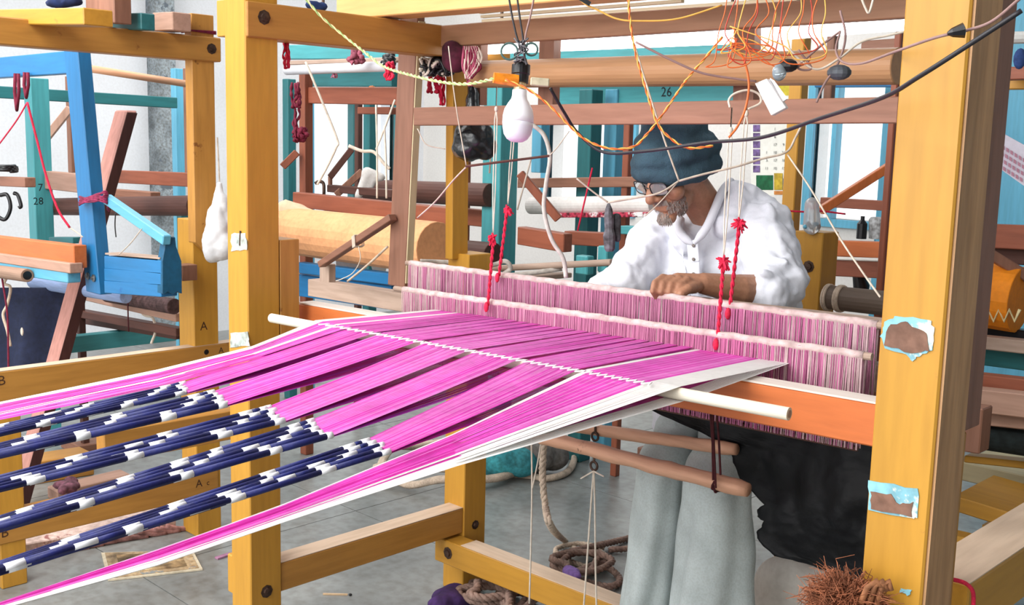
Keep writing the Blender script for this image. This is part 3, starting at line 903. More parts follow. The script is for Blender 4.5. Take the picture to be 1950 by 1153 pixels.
for fa, fb, r_ in (((1345, 440, 2.93), (1338, 570, 2.90), 0.012), ((1366, 420, 2.93), (1376, 580, 2.905), 0.011), ((1396, 410, 2.93), (1410, 570, 2.915), 0.012), ((1285, 460, 2.985), (1275, 570, 2.96), 0.012),
                   ((1258, 470, 2.995), (1268, 580, 2.97), 0.010), ((1440, 470, 2.875), (1425, 560, 2.87), 0.012), ((1462, 392, 2.875), (1500, 520, 2.75), 0.012), ((1436, 420, 2.87), (1474, 530, 2.735), 0.011), ((1500, 470, 2.80), (1512, 545, 2.77), 0.010), ((1458, 490, 2.78), (1495, 500, 2.74), 0.010),
                   ((1240, 440, 3.02), (1196, 520, 2.91), 0.011), ((1222, 480, 2.985), (1170, 548, 2.935), 0.010), ((1408, 388, 2.96), (1466, 420, 2.87), 0.010), ((1300, 480, 2.925), (1310, 580, 2.905), 0.010), ((1496, 540, 2.74), (1455, 520, 2.70), 0.010)):
    ku.capsule(PW(*fa), PW(*fb), r_ * 0.7, r_)
kurta = part(PER, 'kurta', ku, M_KURTA, 'loose white cotton long shirt', remesh=0.0065, sm_it=3)
tx = bpy.data.textures.new('folds', 'CLOUDS'); tx.noise_scale = 0.06; tx.noise_depth = 2
dm = kurta.modifiers.new('folds', 'DISPLACE'); dm.texture = tx; dm.strength = 0.032; dm.mid_level = 0.5; dm.texture_coords = 'GLOBAL'
tx2 = bpy.data.textures.new('knit', 'CLOUDS'); tx2.noise_scale = 0.05
dm = cap.modifiers.new('folds', 'DISPLACE'); dm.texture = tx2; dm.strength = 0.018; dm.mid_level = 0.5; dm.texture_coords = 'GLOBAL'
# collar, placket, buttons, cuff hem
for q_ in ([(1392, 346, 2.95), (1376, 364, 2.905), (1360, 402, 2.87), (1344, 436, 2.865), (1322, 464, 2.87)], [(1296, 418, 2.97), (1292, 434, 2.935), (1300, 450, 2.90), (1320, 466, 2.88)]):
    q = smoothpath([PW(*a) for a in q_], 5)
    part(PER, 'collar', MB().tube(q, 0.011, 10, True, [0.012] * (len(q) - 3) + [0.010, 0.007, 0.004]), M_KURTA, smooth=True)
pl = [PW(1318, 458, 2.884), PW(1322, 500, 2.876), PW(1324, 560, 2.88)]
part(PER, 'placket', MB().bar(pl[0], pl[1], 0.035, 0.006, (0, -1, 0)).bar(pl[1], pl[2], 0.035, 0.006, (0, -1, 0)), M_KURTA, bevel=0.002)
for y in (468, 494, 522): part(PER, 'button', MB().lathe(PW(1321, y, 2.872), (0.2, -1, 0), [(0.004, 0), (0.005, 0.002), (0.003, 0.004)], 8), mat('button', (120, 110, 104), 0.4, 0))
# trousers
tr = MB()
for li, (hip, kn, ft, r0, r1, r2) in enumerate(((PW(1345, 795, 3.1), KL, FLt, 0.10, 0.064, 0.07), (PW(1425, 805, 3.03), KR, FRt, 0.105, 0.082, 0.108))):
    q = smoothpath([hip, hip.lerp(kn, 0.5) + DZ * 0.02, hip.lerp(kn, 0.86) + DZ * 0.012, kn + V((0, -0.015, -0.035)), kn.lerp(ft, 0.35), kn.lerp(ft, 0.65), V((ft.x, ft.y, 0.13))], 9)
    rad = smoothpath([V((r0, 0, 0)), V(((r0 + r1) / 2, 0, 0)), V((r1, 0, 0)), V((r1, 0, 0)), V(((r1 * 0.6 + r2 * 0.4), 0, 0)), V((r2 * 0.97, 0, 0)), V((r2, 0, 0))], 9)

    def rf(t, a, rad=rad, li=li):
        r = rad[min(len(rad) - 1, int(round(t * (len(rad) - 1))))].x
        k = max(0, (t - 0.35)) / 0.65
        f = 0.15 * k * math.sin(4 * a + 2.2 * math.sin(3 * t + li) + li) + 0.085 * k * math.sin(7 * a - 5 * t + li * 2) + 0.05 * math.sin(9 * t * 3 + 2 * a) * (1 - k) + 0.04 * noise.noise(V((t * 9, math.cos(a) * 2, math.sin(a) * 2 + li)))
        return r * (1 + f)
    tr.loft(q, rf, 40)
tr.ell(PW(1385, 800, 3.12), (0.19, 0.15, 0.13))
pants = part(PER, 'trousers', tr, M_PANTS, 'loose pale grey cotton trousers', smooth=True)
# bench under him
BN = thing('weaver_bench', 'plain plank bench under the seated weaver', 'bench', (-1.75, 2.7, 0))
part(BN, 'seat_plank', MB().box(-1.98, -1.25, 2.6, 2.9, 0.54, 0.58), brown('x'), bevel=0.003)
for x in (-1.99, -1.34): part(BN, 'leg', MB().box(x, x + 0.06, 2.64, 2.86, 0, 0.54), brown('z'))

# ================================================================== under the warp
# black torn sheet
edge = [(735, 1185), (765, 1212), (792, 1258), (816, 1318), (838, 1375), (852, 1394), (880, 1398), (910, 1400), (940, 1432), (962, 1455), (972, 1440), (986, 1442), (992, 1456), (1004, 1452), (1014, 1440), (1030, 1450), (1058, 1476), (1072, 1520), (1085, 1560), (1100, 1620)]
sh = MB(); rows = []
fine_edge = []
for (y0, x0), (y1, x1) in zip(edge, edge[1:]):
    for k in range(3): fine_edge.append((y0 + (y1 - y0) * k / 3, x0 + (x1 - x0) * k / 3 + random.uniform(-2, 2)))
fine_edge.append(edge[-1])
for y, xl in fine_edge:
    row = []
    for k in range(45):
        t = k / 44; px = xl + (1668 - xl) * t
        py = y + (76 - 0) * t * max(0, (1100 - y) / 338)
        p = U(px, py, Y=2.2)
        n = noise.noise(V((p.x * 6, 0, p.z * 5))) * 0.03 + noise.noise(V((p.x * 17, 3, p.z * 13))) * 0.014 + abs(noise.noise(V((p.x * 40, 7, p.z * 36)))) * 0.005
        row.append(p + DY * n)
    rows.append(row)
vs = [p for r in rows for p in r]; fs = []
for i in range(len(rows) - 1):
    for k in range(44): fs.append((i * 45 + k, i * 45 + k + 1, (i + 1) * 45 + k + 1, (i + 1) * 45 + k))
sh.add(vs, fs)
M_SHEET = mat('black_sheeting', (7, 8, 13), 0.55, 0.4, 8, None, 0.6, (46, 54, 70), -0.05, fine=30, spec=0.25)
sheet = single('black_sheet', sh, M_SHEET, 'black torn plastic sheet hanging under the orange beam before the weaver', 'sheet', smooth=True)
sd = sheet.modifiers.new('thick', 'SOLIDIFY'); sd.thickness = 0.002


def stick(name, label, a, b, Y, r, m, cat, seed):
    rnd = random.Random(seed); A, B = U(*a, Y=Y), U(*b, Y=Y)
    pts = [A.lerp(B, i / 24) + V((0, rnd.uniform(-1, 1), rnd.uniform(-1, 1))) * 0.0012 for i in range(25)]
    rr = [r * (1 + 0.05 * math.sin(i * 0.9) + rnd.uniform(-0.02, 0.02)) for i in range(25)]
    rr[-1] *= 0.82; rr[0] *= 0.8
    t = thing(name, label, cat, A, 'hanging lever sticks')
    part(t, 'stick', MB().tube(pts, r, 12, True, rr), m, smooth=True)
    return t


M_STICK = mat('peeled_branch', (214, 164, 134), 0.6, 0.25, 10, 'x', 0.3, (96, 60, 46), 0.0)
s1 = stick('heddle_lever', 'thinner peeled wooden lever stick hanging higher, partly behind the warp', (905, 786), (1402, 857), 2.17, 0.0165, M_STICK, 'lever', 1)
s2 = stick('heddle_lever', 'thicker peeled wooden lever stick hanging lower with iron eye hook', (1020, 829), (1424, 934), 2.04, 0.019, M_STICK, 'lever', 2)
for t, px, py, Y, up in ((s1, 1133, 832, 2.15, -1), (s2, 1131, 888, 2.04, -1)):
    c = U(px, py, Y=Y)
    hk = MB().tube([c + V((math.cos(a) * 0.011, 0, math.sin(a) * 0.011)) for a in [2 * math.pi * k / 16 for k in range(17)]], 0.0032, 6, False)
    hk.tube([c + DZ * 0.01, c + DZ * 0.03], 0.0032, 6)
    part(t, 'eye_hook', hk, M_IRON, 'rusty iron eye hook')
t = None
for k, (a, b) in enumerate((((1356, 772), (1363, 930)), ((1364, 774), (1372, 905)), ((1352, 775), (1358, 915)))):
    o = part(t or s2, 'strand' if t else 'dark_cord', MB().tube([U(*a, Y=2.01), U((a[0] + b[0]) / 2 + k, (a[1] + b[1]) / 2, Y=2.01), U(*b, Y=2.01)], 0.0026, 6), M_DKRED, None if t else 'dark red cord carrying the lever')
    t = t or o
c = U(1364, 921, Y=2.04)
part(t, 'wrapping', MB().tube([c + V((0.006 * k / 20, math.cos(k * 1.2) * 0.0205, math.sin(k * 1.2) * 0.0205)) for k in range(21)], 0.0026, 6), M_DKRED)
for lab, pts in (('white twisted string hanging from the lower lever eye hook, left of two', [(1130, 898), (1124, 980), (1117, 1080), (1111, 1165)]),
                 ('white twisted string hanging from the lower lever eye hook, right of two', [(1131, 898), (1133, 980), (1134, 1080), (1136, 1165)]),
                 ('thin pale string hanging at the left end of the lower lever stick', [(1012, 836), (1013, 930), (1011, 1040), (1008, 1150)])):
    wire('hanging_string', lab, 'string', PP(pts, Y=2.03), 0.0024, M_STRING)
wire('hanging_string', 'thin string loop slanting at the left end of the lower lever', 'string', PP([(1032, 832), (1024, 880), (1014, 930)], Y=2.03), 0.002, M_STRING)
tk = MB()
for a in ((1106, 912), (1150, 908)): tk.tube([U(1130, 898, Y=2.02), U(*a, Y=2.02)], 0.002, 5)
single('string_knot', tk, M_STRING, 'short loose string ends at the eye hook knot', 'string')


# ---------------------------------------------------------------- ropes on the floor
def rope(name, label, pts, r, m, group=None):
    return wire(name, label, 'rope', pts, r * 0.62, m, group, n=6, sm=8, twist=[m, m, m], tr=r * 0.5, pitch=r * 5)


def flo(px, py, z=0.016): return U(px, py, Z=z)


coil = []
c0 = flo(852, 886)
for i in range(38):
    a = i * 0.42; k = 1 + 0.06 * math.sin(i * 1.3)
    p = flo(852 + 128 * k * math.cos(a), 892 + 41 * k * math.sin(a))
    coil.append(p + DZ * (0.01 + 0.008 * (i % 5)))
coil += [flo(990, 905), flo(1040, 912), flo(1085, 895), flo(1098, 850)]
wire('rope', 'pale thick rope coiled in wide rings on the floor behind the short post', 'rope', coil, 0.016, M_ROPE)
rp = PP([(1036, 838), (1033, 900), (1038, 960), (1050, 1005)], Y=2.12)
rp = rp + [flo(1075, 1030), flo(1100, 1048), flo(1140, 1050), flo(1155, 1068), flo(1120, 1080), flo(1070, 1062), flo(1060, 1046), flo(1100, 1036), flo(1150, 1044)]
rope('rope', 'beige rope hanging from the lever and ending in a heap on the floor', rp, 0.010, M_ROPE)
rnd = random.Random(21)
pile = []
for i in range(26):
    a = i * 0.9
    pile.append(flo(1105 + 62 * math.cos(a) * rnd.uniform(0.4, 1), 1068 + 26 * math.sin(a) * rnd.uniform(0.5, 1), 0.015 + 0.0022 * i))
pile += [flo(1180, 1030), flo(1218, 1022), flo(1214, 1042), flo(1160, 1048)]
rope('rope', 'brownish rope heap lying loosely beside the trouser legs', pile, 0.012, M_DKROPE)
pile = [flo(1140, 1070, 0.03), flo(1170, 1090), flo(1180, 1108), flo(1160, 1118), flo(1120, 1110), flo(1090, 1100)]
rope('rope', 'single rope loop at the front edge of the brownish heap', pile, 0.012, M_DKROPE)
for q, (cx, cy, rx, ry, lab) in enumerate(((930, 1128, 60, 22, 'dusty twisted rope heaped at the foot of the short yellow post, left'), (985, 1140, 42, 24, 'dusty rope knotted in loops under the yellow foot rail'))):
    pile = []
    for i in range(30):
        a = i * 0.8
        pile.append(flo(cx + rx * math.cos(a) * rnd.uniform(0.35, 1), cy + ry * math.sin(a) * rnd.uniform(0.4, 1), 0.016 + 0.003 * i))
    rope('rope', lab, pile, 0.013, M_DKROPE)
pc = MB()
for i in range(12): pc.ell(flo(858 + rnd.uniform(-22, 22), 1142 + rnd.uniform(-16, 14), 0.04 + rnd.uniform(0, 0.03)), (0.045, 0.03, 0.028), Matrix.Rotation(rnd.uniform(0, 3), 3, 'Z'), 8)
single('purple_cloth', pc, mat('purple_cotton', (74, 46, 104), 0.85, 0.3, 20, None, 0.5), 'crumpled dark purple cloth lying among the ropes', 'cloth', remesh=0.012, sm_it=2)
pc = MB()
for i in range(6): pc.ell(flo(1088 + rnd.uniform(-8, 8), 1088 + rnd.uniform(-8, 8), 0.06 + rnd.uniform(0, 0.02)), (0.03, 0.02, 0.018), Matrix.Rotation(rnd.uniform(0, 3), 3, 'Z'), 8)
single('purple_yarn', pc, mat('violet_cotton', (136, 104, 176), 0.85, 0.3, 20, None, 0.5), 'small violet yarn wad on the brownish rope heap', 'yarn', remesh=0.008, sm_it=1)
# floor litter
mg = thing('magazine', 'crumpled old magazine lying flat on the cement floor', 'magazine', flo(290, 1078, 0))
q = [flo(193, 1056, 0.001), flo(206, 1108, 0.001), flo(386, 1087, 0.001), flo(367, 1051, 0.001)]
part(mg, 'pages', MB().prism(q, DZ * 0.006), mat('old_paper', (214, 202, 176), 0.8, 0.2, 8))
cq = sum(q, V()) / 4
part(mg, 'cover', MB().prism([cq + (p - cq) * 0.93 + DZ * 0.007 for p in q], DZ * 0.001), mat('stained_cover', (196, 170, 132), 0.6, 0.5, 9, None, 0.1, (120, 128, 130), 0.1))
part(mg, 'picture', MB().prism([cq + (p - cq) * 0.7 + DZ * 0.0082 for p in q], DZ * 0.0008), mat('faded_picture', (168, 140, 100), 0.5, 0.6, 14, None, 0, (210, 190, 150), 0.1))
wa, wb = flo(44, 1066, 0), flo(336, 1012, 0)
pk = thing('plank_bundle', 'whitish stained plank wrapped in torn cloth on the floor', 'plank', wa)
part(pk, 'plank', MB().skew(wa, wb, DX * -0.30, DZ * 0.055), mat('limed_plank', (214, 188, 178), 0.7, 0.3, 8, None, 0.2, (150, 92, 88), 0.06), bevel=0.004)
cl = MB(); rnd = random.Random(4)
for i in range(16):
    p = wa.lerp(wb, rnd.random()); cl.tube(smoothpath([p + V((0.01, 0, 0.03)), p + V((0.02, 0.05, 0.01)), p + V((0.03, 0.1, 0.006))], 4), rnd.uniform(0.006, 0.012), 6)
part(pk, 'torn_cloth', cl, mat('pink_rag', (192, 140, 134), 0.9, 0.35, 20), 'torn pinkish cloth edge', smooth=True)
ms = thing('matchstick', 'single burnt matchstick lying on the cement floor', 'matchstick', flo(640, 1132, 0))
part(ms, 'stick', MB().bar(flo(615, 1132, 0.003), flo(662, 1133, 0.003), 0.005, 0.005), mat('match_wood', (206, 176, 140), 0.7, 0.1))
part(ms, 'head', MB().ell(flo(667, 1133, 0.004), (0.006, 0.006, 0.004), n=6), M_BLACK)
single('cloth_scrap', MB().bar(flo(412, 1064, 0.004), flo(440, 1055, 0.004), 0.02, 0.006), mat('mauve_scrap', (168, 120, 150), 0.9, 0.2), 'tiny mauve cloth scrap beside the left post', 'scrap')
# brown coir tuft tied to the right post
ct = MB(); rnd = random.Random(9)
cc = U(1612, 1150, D=1.62)
for i in range(2600):
    d = V((rnd.gauss(0, 1), rnd.gauss(0, 1), rnd.gauss(0, 1))).normalized()
    e = V((rnd.gauss(0, 1), rnd.gauss(0, 1), rnd.gauss(0, 1))) * 0.011
    e2 = V((rnd.gauss(0, 1), rnd.gauss(0, 1), rnd.gauss(0, 1) - 0.5)) * 0.012
    dd = V((d.x * 1.25, d.y * 0.8, d.z * 0.8))
    a = cc + dd * 0.024; b = cc + dd * rnd.uniform(0.034, 0.042) + e; c = b + e2 + dd * 0.003
    ct.tube([a, a.lerp(b, 0.5) + e * 0.5, b, c], 0.001, 3, False, [0.0011, 0.001, 0.0008, 0.0004])
cf_ = thing('coir_tuft', 'bristly brown coconut fibre tuft tied at the right yellow post', 'brush', cc)
part(cf_, 'fibres', ct, mat('coir', (158, 96, 66), 0.9, 0.35, 30), kind='stuff')
part(cf_, 'core', MB().ell(cc, (0.034, 0.024, 0.022)), mat('coir_core', (110, 62, 44), 0.95, 0.3, 30), smooth=True)
tw = MB()
for k in range(3): tw.tube(PP([(1640 + k * 14, 1150 + k * 4), (1652 + k * 14, 1120 - k * 3), (1668 + k * 12, 1108), (1684 + k * 6, 1125)], D=1.58), 0.005, 6)
part(cf_, 'binding', tw, mat('bark_strip', (170, 112, 74), 0.8, 0.3, 30), smooth=True)
wire('red_string', 'red string lying over the yellow rail at the lower right', 'string', PP([(1792, 1102, 1.74), (1822, 1106, 1.75), (1842, 1114, 1.74), (1853, 1130, 1.72), (1853, 1165, 1.70)]), 0.0035, M_RED)

# ================================================================== lamps and wires
M_TUBE = mat('lit_tube', (255, 255, 255), 0.3, 0, emit=4.5)
for k, (a, b, lab) in enumerate((((918, 90), (1412, 66), 'glowing fluorescent tube behind the beater bars, left one'), ((1424, 64), (1752, 36), 'glowing fluorescent tube over the right part of the loom'))):
    A, B = U(*a, Y=2.42), U(*b, Y=2.42)
    t = thing('fluorescent_tube', lab, 'lamp', A.lerp(B, 0.5), 'lit fluorescent tubes')
    d = (B - A).normalized()
    part(t, 'glass_tube', MB().cyl(A, B, 0.023, 16), M_TUBE, smooth=False)
    for e, s in ((A, -1), (B, 1)): part(t, 'end_cap', MB().cyl(e, e + d * s * 0.02, 0.0235, 16), M_WHITE)
    part(t, 'batten_housing', MB().skew(A + DZ * 0.022 - DY * 0.015, B + DZ * 0.022 - DY * 0.015, DY * 0.03, DZ * 0.03), M_WHITE)
for k, (a, b) in enumerate((((915, 24), (1135, 0)), ((918, 32), (1300, 2)), ((920, 40), (1520, -2)))):
    single('cream_lath', MB().bar(U(*a, Y=2.12 + 0.0 * k), U(*b, Y=2.12), 0.012, 0.007), mat('cream_lath', (236, 226, 190), 0.5, 0.08, 5, 'x'),
           ('uppermost', 'middle', 'lowest')[k] + ' of three thin cream laths under the top beam', 'lath', 'cream laths')

# bulb
BC = PW(986, 222, 2.12)
BL_ = thing('light_bulb', 'white unlit bulb hanging in a black holder on tangled wires', 'bulb', BC)
ax = (PW(992, 130, 2.12) - PW(984, 268, 2.12)).normalized()
bb0 = PW(984, 271, 2.12)
u_ = 2.12 / FPX
part(BL_, 'globe', MB().lathe(bb0, ax, [(0.003, 0), (0.013, 1.5 * u_), (0.0205, 6 * u_), (0.0268, 15 * u_), (0.0300, 29 * u_), (0.0306, 38 * u_)], 28), mat('bulb_diffuser', (226, 224, 236), 0.35, 0, spec=0.5), smooth=True)
part(BL_, 'bulb_body', MB().lathe(bb0, ax, [(0.0309, 37 * u_), (0.0305, 50 * u_), (0.0280, 62 * u_), (0.0215, 74 * u_), (0.0160, 82 * u_), (0.0147, 88 * u_), (0.0145, 99 * u_)], 28), mat('bulb_plastic', (238, 238, 244), 0.4, 0), smooth=True)
part(BL_, 'brass_cap', MB().lathe(bb0, ax, [(0.0125, 98 * u_), (0.0125, 116 * u_), (0.012, 117 * u_)], 20), mat('brass', (206, 186, 150), 0.3, 0.1, metal=0.8))
part(BL_, 'holder', MB().lathe(bb0, ax, [(0.016, 113 * u_), (0.0165, 128 * u_), (0.0185, 130 * u_), (0.0185, 147 * u_), (0.013, 150 * u_), (0.010, 160 * u_)], 20), M_BLACK)
part(BL_, 'orange_sleeve', MB().cyl(PW(940, 148, 2.10), PW(986, 154, 2.11), 0.0105, 14, 0.012), mat('orange_tape', (236, 140, 30), 0.4, 0.25, 30), 'glossy orange tape sleeve')
part(BL_, 'connector', MB().bar(PW(1010, 155, 2.10), PW(1046, 158, 2.10), 0.016, 0.016), mat('ivory_plastic', (206, 196, 168), 0.5, 0.2, 20), 'ivory plastic connector block', bevel=0.002)
tg = MB(); rnd = random.Random(31)
for i in range(7):
    c = [PW(992 + rnd.uniform(-14, 14), 122 - j * 9 + rnd.uniform(-5, 5), 2.10 + rnd.uniform(-0.02, 0.02)) for j in range(6)]
    tg.tube(smoothpath(c, 5), 0.0016, 5)
part(BL_, 'wire_tangle', tg, mat('grey_flex', (92, 90, 96), 0.5, 0.2, 20), smooth=True)
rg = MB()
for c, rr_ in ((PW(970, 98, 2.1), 0.016), (PW(1012, 94, 2.1), 0.012)):
    rg.tube([c + cr * math.cos(a) * rr_ + cu * math.sin(a) * rr_ for a in [2 * math.pi * j / 20 for j in range(21)]], 0.0022, 6, False)
part(BL_, 'wire_loop', rg, mat('green_flex', (70, 100, 96), 0.5, 0.2, 20), smooth=True)

M_OR = mat('orange_flex', (228, 110, 50), 0.5, 0.1, 20)
M_YE = mat('yellow_flex', (240, 186, 90), 0.5, 0.1, 20)
M_RDF = mat('rust_flex', (196, 66, 46), 0.5, 0.1, 20)
M_BK = mat('black_flex', (38, 36, 42), 0.45, 0.1, 20)
M_GY = mat('grey_cable', (150, 120, 116), 0.5, 0.1, 20)
wire('twisted_wire', 'orange and yellow twisted wire crossing down before the knit cap from the top', 'wire', PP([(1196, -10), (1200, 40), (1208, 90), (1218, 130), (1236, 190), (1252, 235), (1275, 262), (1310, 282), (1358, 278)], D=2.05), 0.0015, None, twist=[M_OR, M_YE], pitch=0.036)
wire('twisted_wire', 'orange and yellow twisted wire looping from the tangle down to the bulb', 'wire', PP([(1376, 70), (1345, 108), (1305, 155), (1262, 218), (1230, 258), (1205, 280), (1160, 283), (1115, 266), (1085, 240), (1045, 200), (1005, 170), (962, 152)], D=2.08), 0.0015, None, twist=[M_OR, M_YE], pitch=0.036)
wire('black_cable', 'black cable sagging across the loom and up over the right post', 'cable', PP([(1048, 168, 2.12), (1075, 215, 2.15), (1102, 255, 2.18), (1150, 290, 2.15), (1230, 288, 2.05), (1345, 272, 1.95), (1450, 262, 1.8), (1560, 226, 1.65), (1680, 186, 1.45), (1750, 146, 1.36), (1850, 82, 1.3), (1945, 20, 1.26)]), 0.0032, M_BK)
wire('red_cable', 'thin reddish cable with taped joint crossing the right yellow post', 'cable', PP([(1945, -5, 1.3), (1890, 40, 1.36), (1840, 58, 1.4), (1780, 72, 1.42), (1700, 100, 1.55), (1640, 121, 1.8), (1605, 118, 1.9), (1592, 95, 1.95), (1600, 60, 2.0)]), 0.0021, M_GY)
single('tape_joint', MB().lathe(PW(1804, 64, 1.395), PW(1834, 58, 1.39) - PW(1804, 64, 1.395), [(0.002, 0), (0.006, 0.006), (0.010, 0.02), (0.004, 0.022)], 8), M_BLACK, 'black tape wrapped joint on the thin cable at the right post', 'tape')
for k, pts in enumerate(([(968, -10), (975, 30), (982, 62), (990, 90)], [(984, -10), (990, 35), (996, 75), (994, 100)], [(1018, -10), (1010, 30), (1002, 62), (998, 85)])):
    part(BL_, 'lamp_cord', MB().tube(smoothpath(PP(pts, D=2.1), 6), 0.002, 6), (M_BK, M_BK, M_GY)[k], smooth=True)
wire('dark_wire', 'dark taped wire end leading right from the top of the photo', 'wire', PP([(1100, -5), (1115, 8), (1140, 20), (1175, 36), (1215, 40), (1290, 36), (1375, 10)], D=2.05), 0.0018, M_YE)
single('tape_joint', MB().bar(PW(1104, -4, 2.04), PW(1124, 8, 2.04), 0.008, 0.008), M_BLACK, 'black tape on the wire at the top centre', 'tape')
# tangle of orange wires by the right tube
rnd = random.Random(77)
ORD = 'first second third fourth fifth sixth seventh eighth ninth tenth eleventh twelfth thirteenth fourteenth fifteenth sixteenth'.split()
for k in range(16):
    x = 1385 + k * 12
    y1 = rnd.uniform(95, 130)
    pts = [(x + rnd.uniform(-4, 10), -12), (x + rnd.uniform(-10, 10), 25), (x - rnd.uniform(0, 20), 62), (x + rnd.uniform(-30, 20), y1 - 8), (x - 40 + rnd.uniform(-10, 10), y1 + rnd.uniform(-4, 12)), (max(1392, x - 90 + rnd.uniform(-15, 15)), y1 - rnd.uniform(0, 30)), (1398 + rnd.uniform(-10, 12), 70 + rnd.uniform(-20, 25))]
    D = 1.95 + rnd.uniform(-0.08, 0.12)
    wire('loose_wire', 'thin ' + ('orange', 'rust red', 'orange', 'yellow')[k % 4] + ' wire, ' + ORD[k] + ' from the left, looping in the tangle under the right tube', 'wire', PP(pts, D=D), 0.0011, (M_OR, M_RDF, M_OR, M_YE)[k % 4], 'loose wires in the tangle')
for k, (pts, m, lab) in enumerate((
        ([(1405, 95), (1418, 118), (1426, 160), (1420, 205), (1405, 240), (1388, 262)], M_OR, 'orange wire hanging from the tangle in front of the white strings'),
        ([(1500, 90), (1530, 120), (1560, 132), (1600, 110), (1640, 80), (1690, 68), (1725, 60)], M_STRING, 'white wire sweeping right under the bright tube'),
        ([(1520, 95), (1545, 130), (1520, 128), (1560, 90), (1600, 60)], M_GY, 'grey wire looped under the bright tube'),
        ([(1600, 20), (1610, 70), (1596, 120), (1570, 160), (1555, 195)], M_GY, 'grey string slanting down behind the right lamp wires'),
        ([(1640, -5), (1648, 15), (1655, 24), (1664, -5)], M_STRING, 'white wire loop over the right end of the tube'),
        ([(1210, 80), (1290, 120), (1340, 140), (1400, 150), (1440, 155)], M_GY, 'thin grey-pink wire across the round roller'),
        ([(1390, 205), (1388, 190), (1400, 178), (1425, 172), (1445, 180), (1448, 196), (1425, 208)], M_STRING, 'white plastic hook wire on the lower bar'))):
    wire('loose_wire', lab, 'wire', PP(pts, D=2.0 if k else 1.98), 0.0022, m)
# dark blobs hanging in the tangle
for (px, py, rx, lab, m) in ((1500, 125, 0.016, 'small dark taped joint in the wire tangle', M_BLACK), (1598, 138, 0.018, 'dark grey taped wire joint under the tangle', mat('grey_tape', (78, 84, 92), 0.5, 0.3))):
    single('tape_joint', MB().ell(PW(px, py, 2.0), (rx * 1.3, rx, rx * 0.8), n=7), m, lab, 'tape')
gb = MB().ell(PW(1484, 138, 2.0), (0.013, 0.013, 0.016), n=10)
single('glass_bulb', gb, mat('dim_glass', (170, 186, 196), 0.1, 0, trans=0.5), 'tiny round glass bulb in the wire tangle', 'bulb', smooth=True)
# folded white card hanging on the lower bar
cd = thing('folded_card', 'folded white card box hanging over the lower brown bar', 'card', PW(1470, 190, 2.02))
M_CARD = mat('white_card', (240, 240, 242), 0.7, 0.03)
q0 = [PW(1443, 160, 2.02), PW(1466, 151, 2.02), PW(1502, 206, 2.0), PW(1474, 221, 2.0)]
part(cd, 'front', MB().prism(q0, (0.006, -0.02, 0)), M_CARD, bevel=0.001)
part(cd, 'flap', MB().prism([PW(1466, 151, 2.02), PW(1474, 156, 2.0), PW(1499, 190, 2.0), PW(1490, 196, 2.0)], (0.004, -0.006, 0.002)), M_CARD)
# netting strings in front of the cap
SG = mat('grey_string', (198, 184, 168), 0.8, 0.15, 30)
for lab, pts, r in (
        ('pale cord running slantwise from the top down to the cap knot', [(1208, 85, 2.3), (1240, 190, 2.3), (1268, 275, 2.3), (1293, 345, 2.3)], 0.0034),
        ('pale string sagging across the face to the hanging weight', [(1293, 345, 2.3), (1255, 368, 2.3), (1205, 378, 2.32), (1158, 386, 2.34)], 0.0036),
        ('pale doubled string rising from the cap knot to the right', [(1293, 345, 2.3), (1340, 332, 2.3), (1400, 318, 2.3), (1450, 303, 2.3), (1497, 290, 2.3), (1515, 262, 2.3), (1528, 235, 2.3)], 0.004),
        ('thin string end hanging from the cap knot over the beard', [(1288, 350, 2.3), (1262, 380, 2.3), (1244, 398, 2.3), (1228, 412, 2.3)], 0.0022),
        ('thin string from the net down to the right post', [(1500, 295, 2.3), (1545, 362, 2.2), (1600, 455, 2.1), (1640, 515, 2.0), (1676, 566, 1.9)], 0.0032),
        ('string from the window side down to the hanging weight', [(1098, 340, 2.34), (1130, 366, 2.34), (1158, 386, 2.34)], 0.0032),
        ('long string falling from the top bar to the dark stick', [(854, 88, 2.4), (868, 200, 2.4), (888, 316, 2.4)], 0.0022),
        ('string slanting from the dark stick down to the brown upright', [(888, 318, 2.4), (862, 345, 2.5), (828, 385, 2.6), (795, 415, 2.7)], 0.003),
        ('string fork at the right end of the dark stick', [(1046, 297, 2.4), (1062, 280, 2.4), (1084, 250, 2.4)], 0.002),
        ('thin strings crossing between upright and yellow post', [(795, 245, 2.6), (812, 275, 2.6), (848, 284, 2.6)], 0.0022)):
    wire('net_string', lab, 'string', PP(pts), r * 0.62, SG)
single('thin_stick', MB().cyl(PW(886, 317, 2.4), PW(1046, 297, 2.4), 0.0028, 8), darkwood('x'), 'thin dark stick held level between strings below the bulb', 'stick')
wt = thing('hanging_weight', 'dark cloth-wrapped weight dangling on strings left of the weaver', 'weight', PW(1160, 475, 2.34))
part(wt, 'body', MB().lathe(PW(1159, 388, 2.34), PW(1161, 480, 2.34) - PW(1159, 388, 2.34), [(0.003, 0), (0.008, 0.012), (0.011, 0.03), (0.010, 0.055), (0.014, 0.07), (0.012, 0.098), (0.008, 0.104)], 10), mat('wrapped_rag', (98, 96, 102), 0.85, 0.4, 60, None, 0.5))
part(wt, 'side_rag', MB().capsule(PW(1174, 415, 2.35), PW(1176, 455, 2.35), 0.010, 0.007), mat('dark_rag', (70, 70, 74), 0.9, 0.4, 60), smooth=True)
wire('white_rope', 'thick off-white rope hanging loosely behind the bulb', 'rope', PP([(1010, 235, 2.5), (1036, 258, 2.5), (1047, 300, 2.5), (1040, 350, 2.5), (1036, 400, 2.5), (1050, 455, 2.5), (1072, 492, 2.5), (1078, 530, 2.5)]), 0.0052, mat('offwhite_rope', (188, 184, 176), 0.8, 0.15, 40))

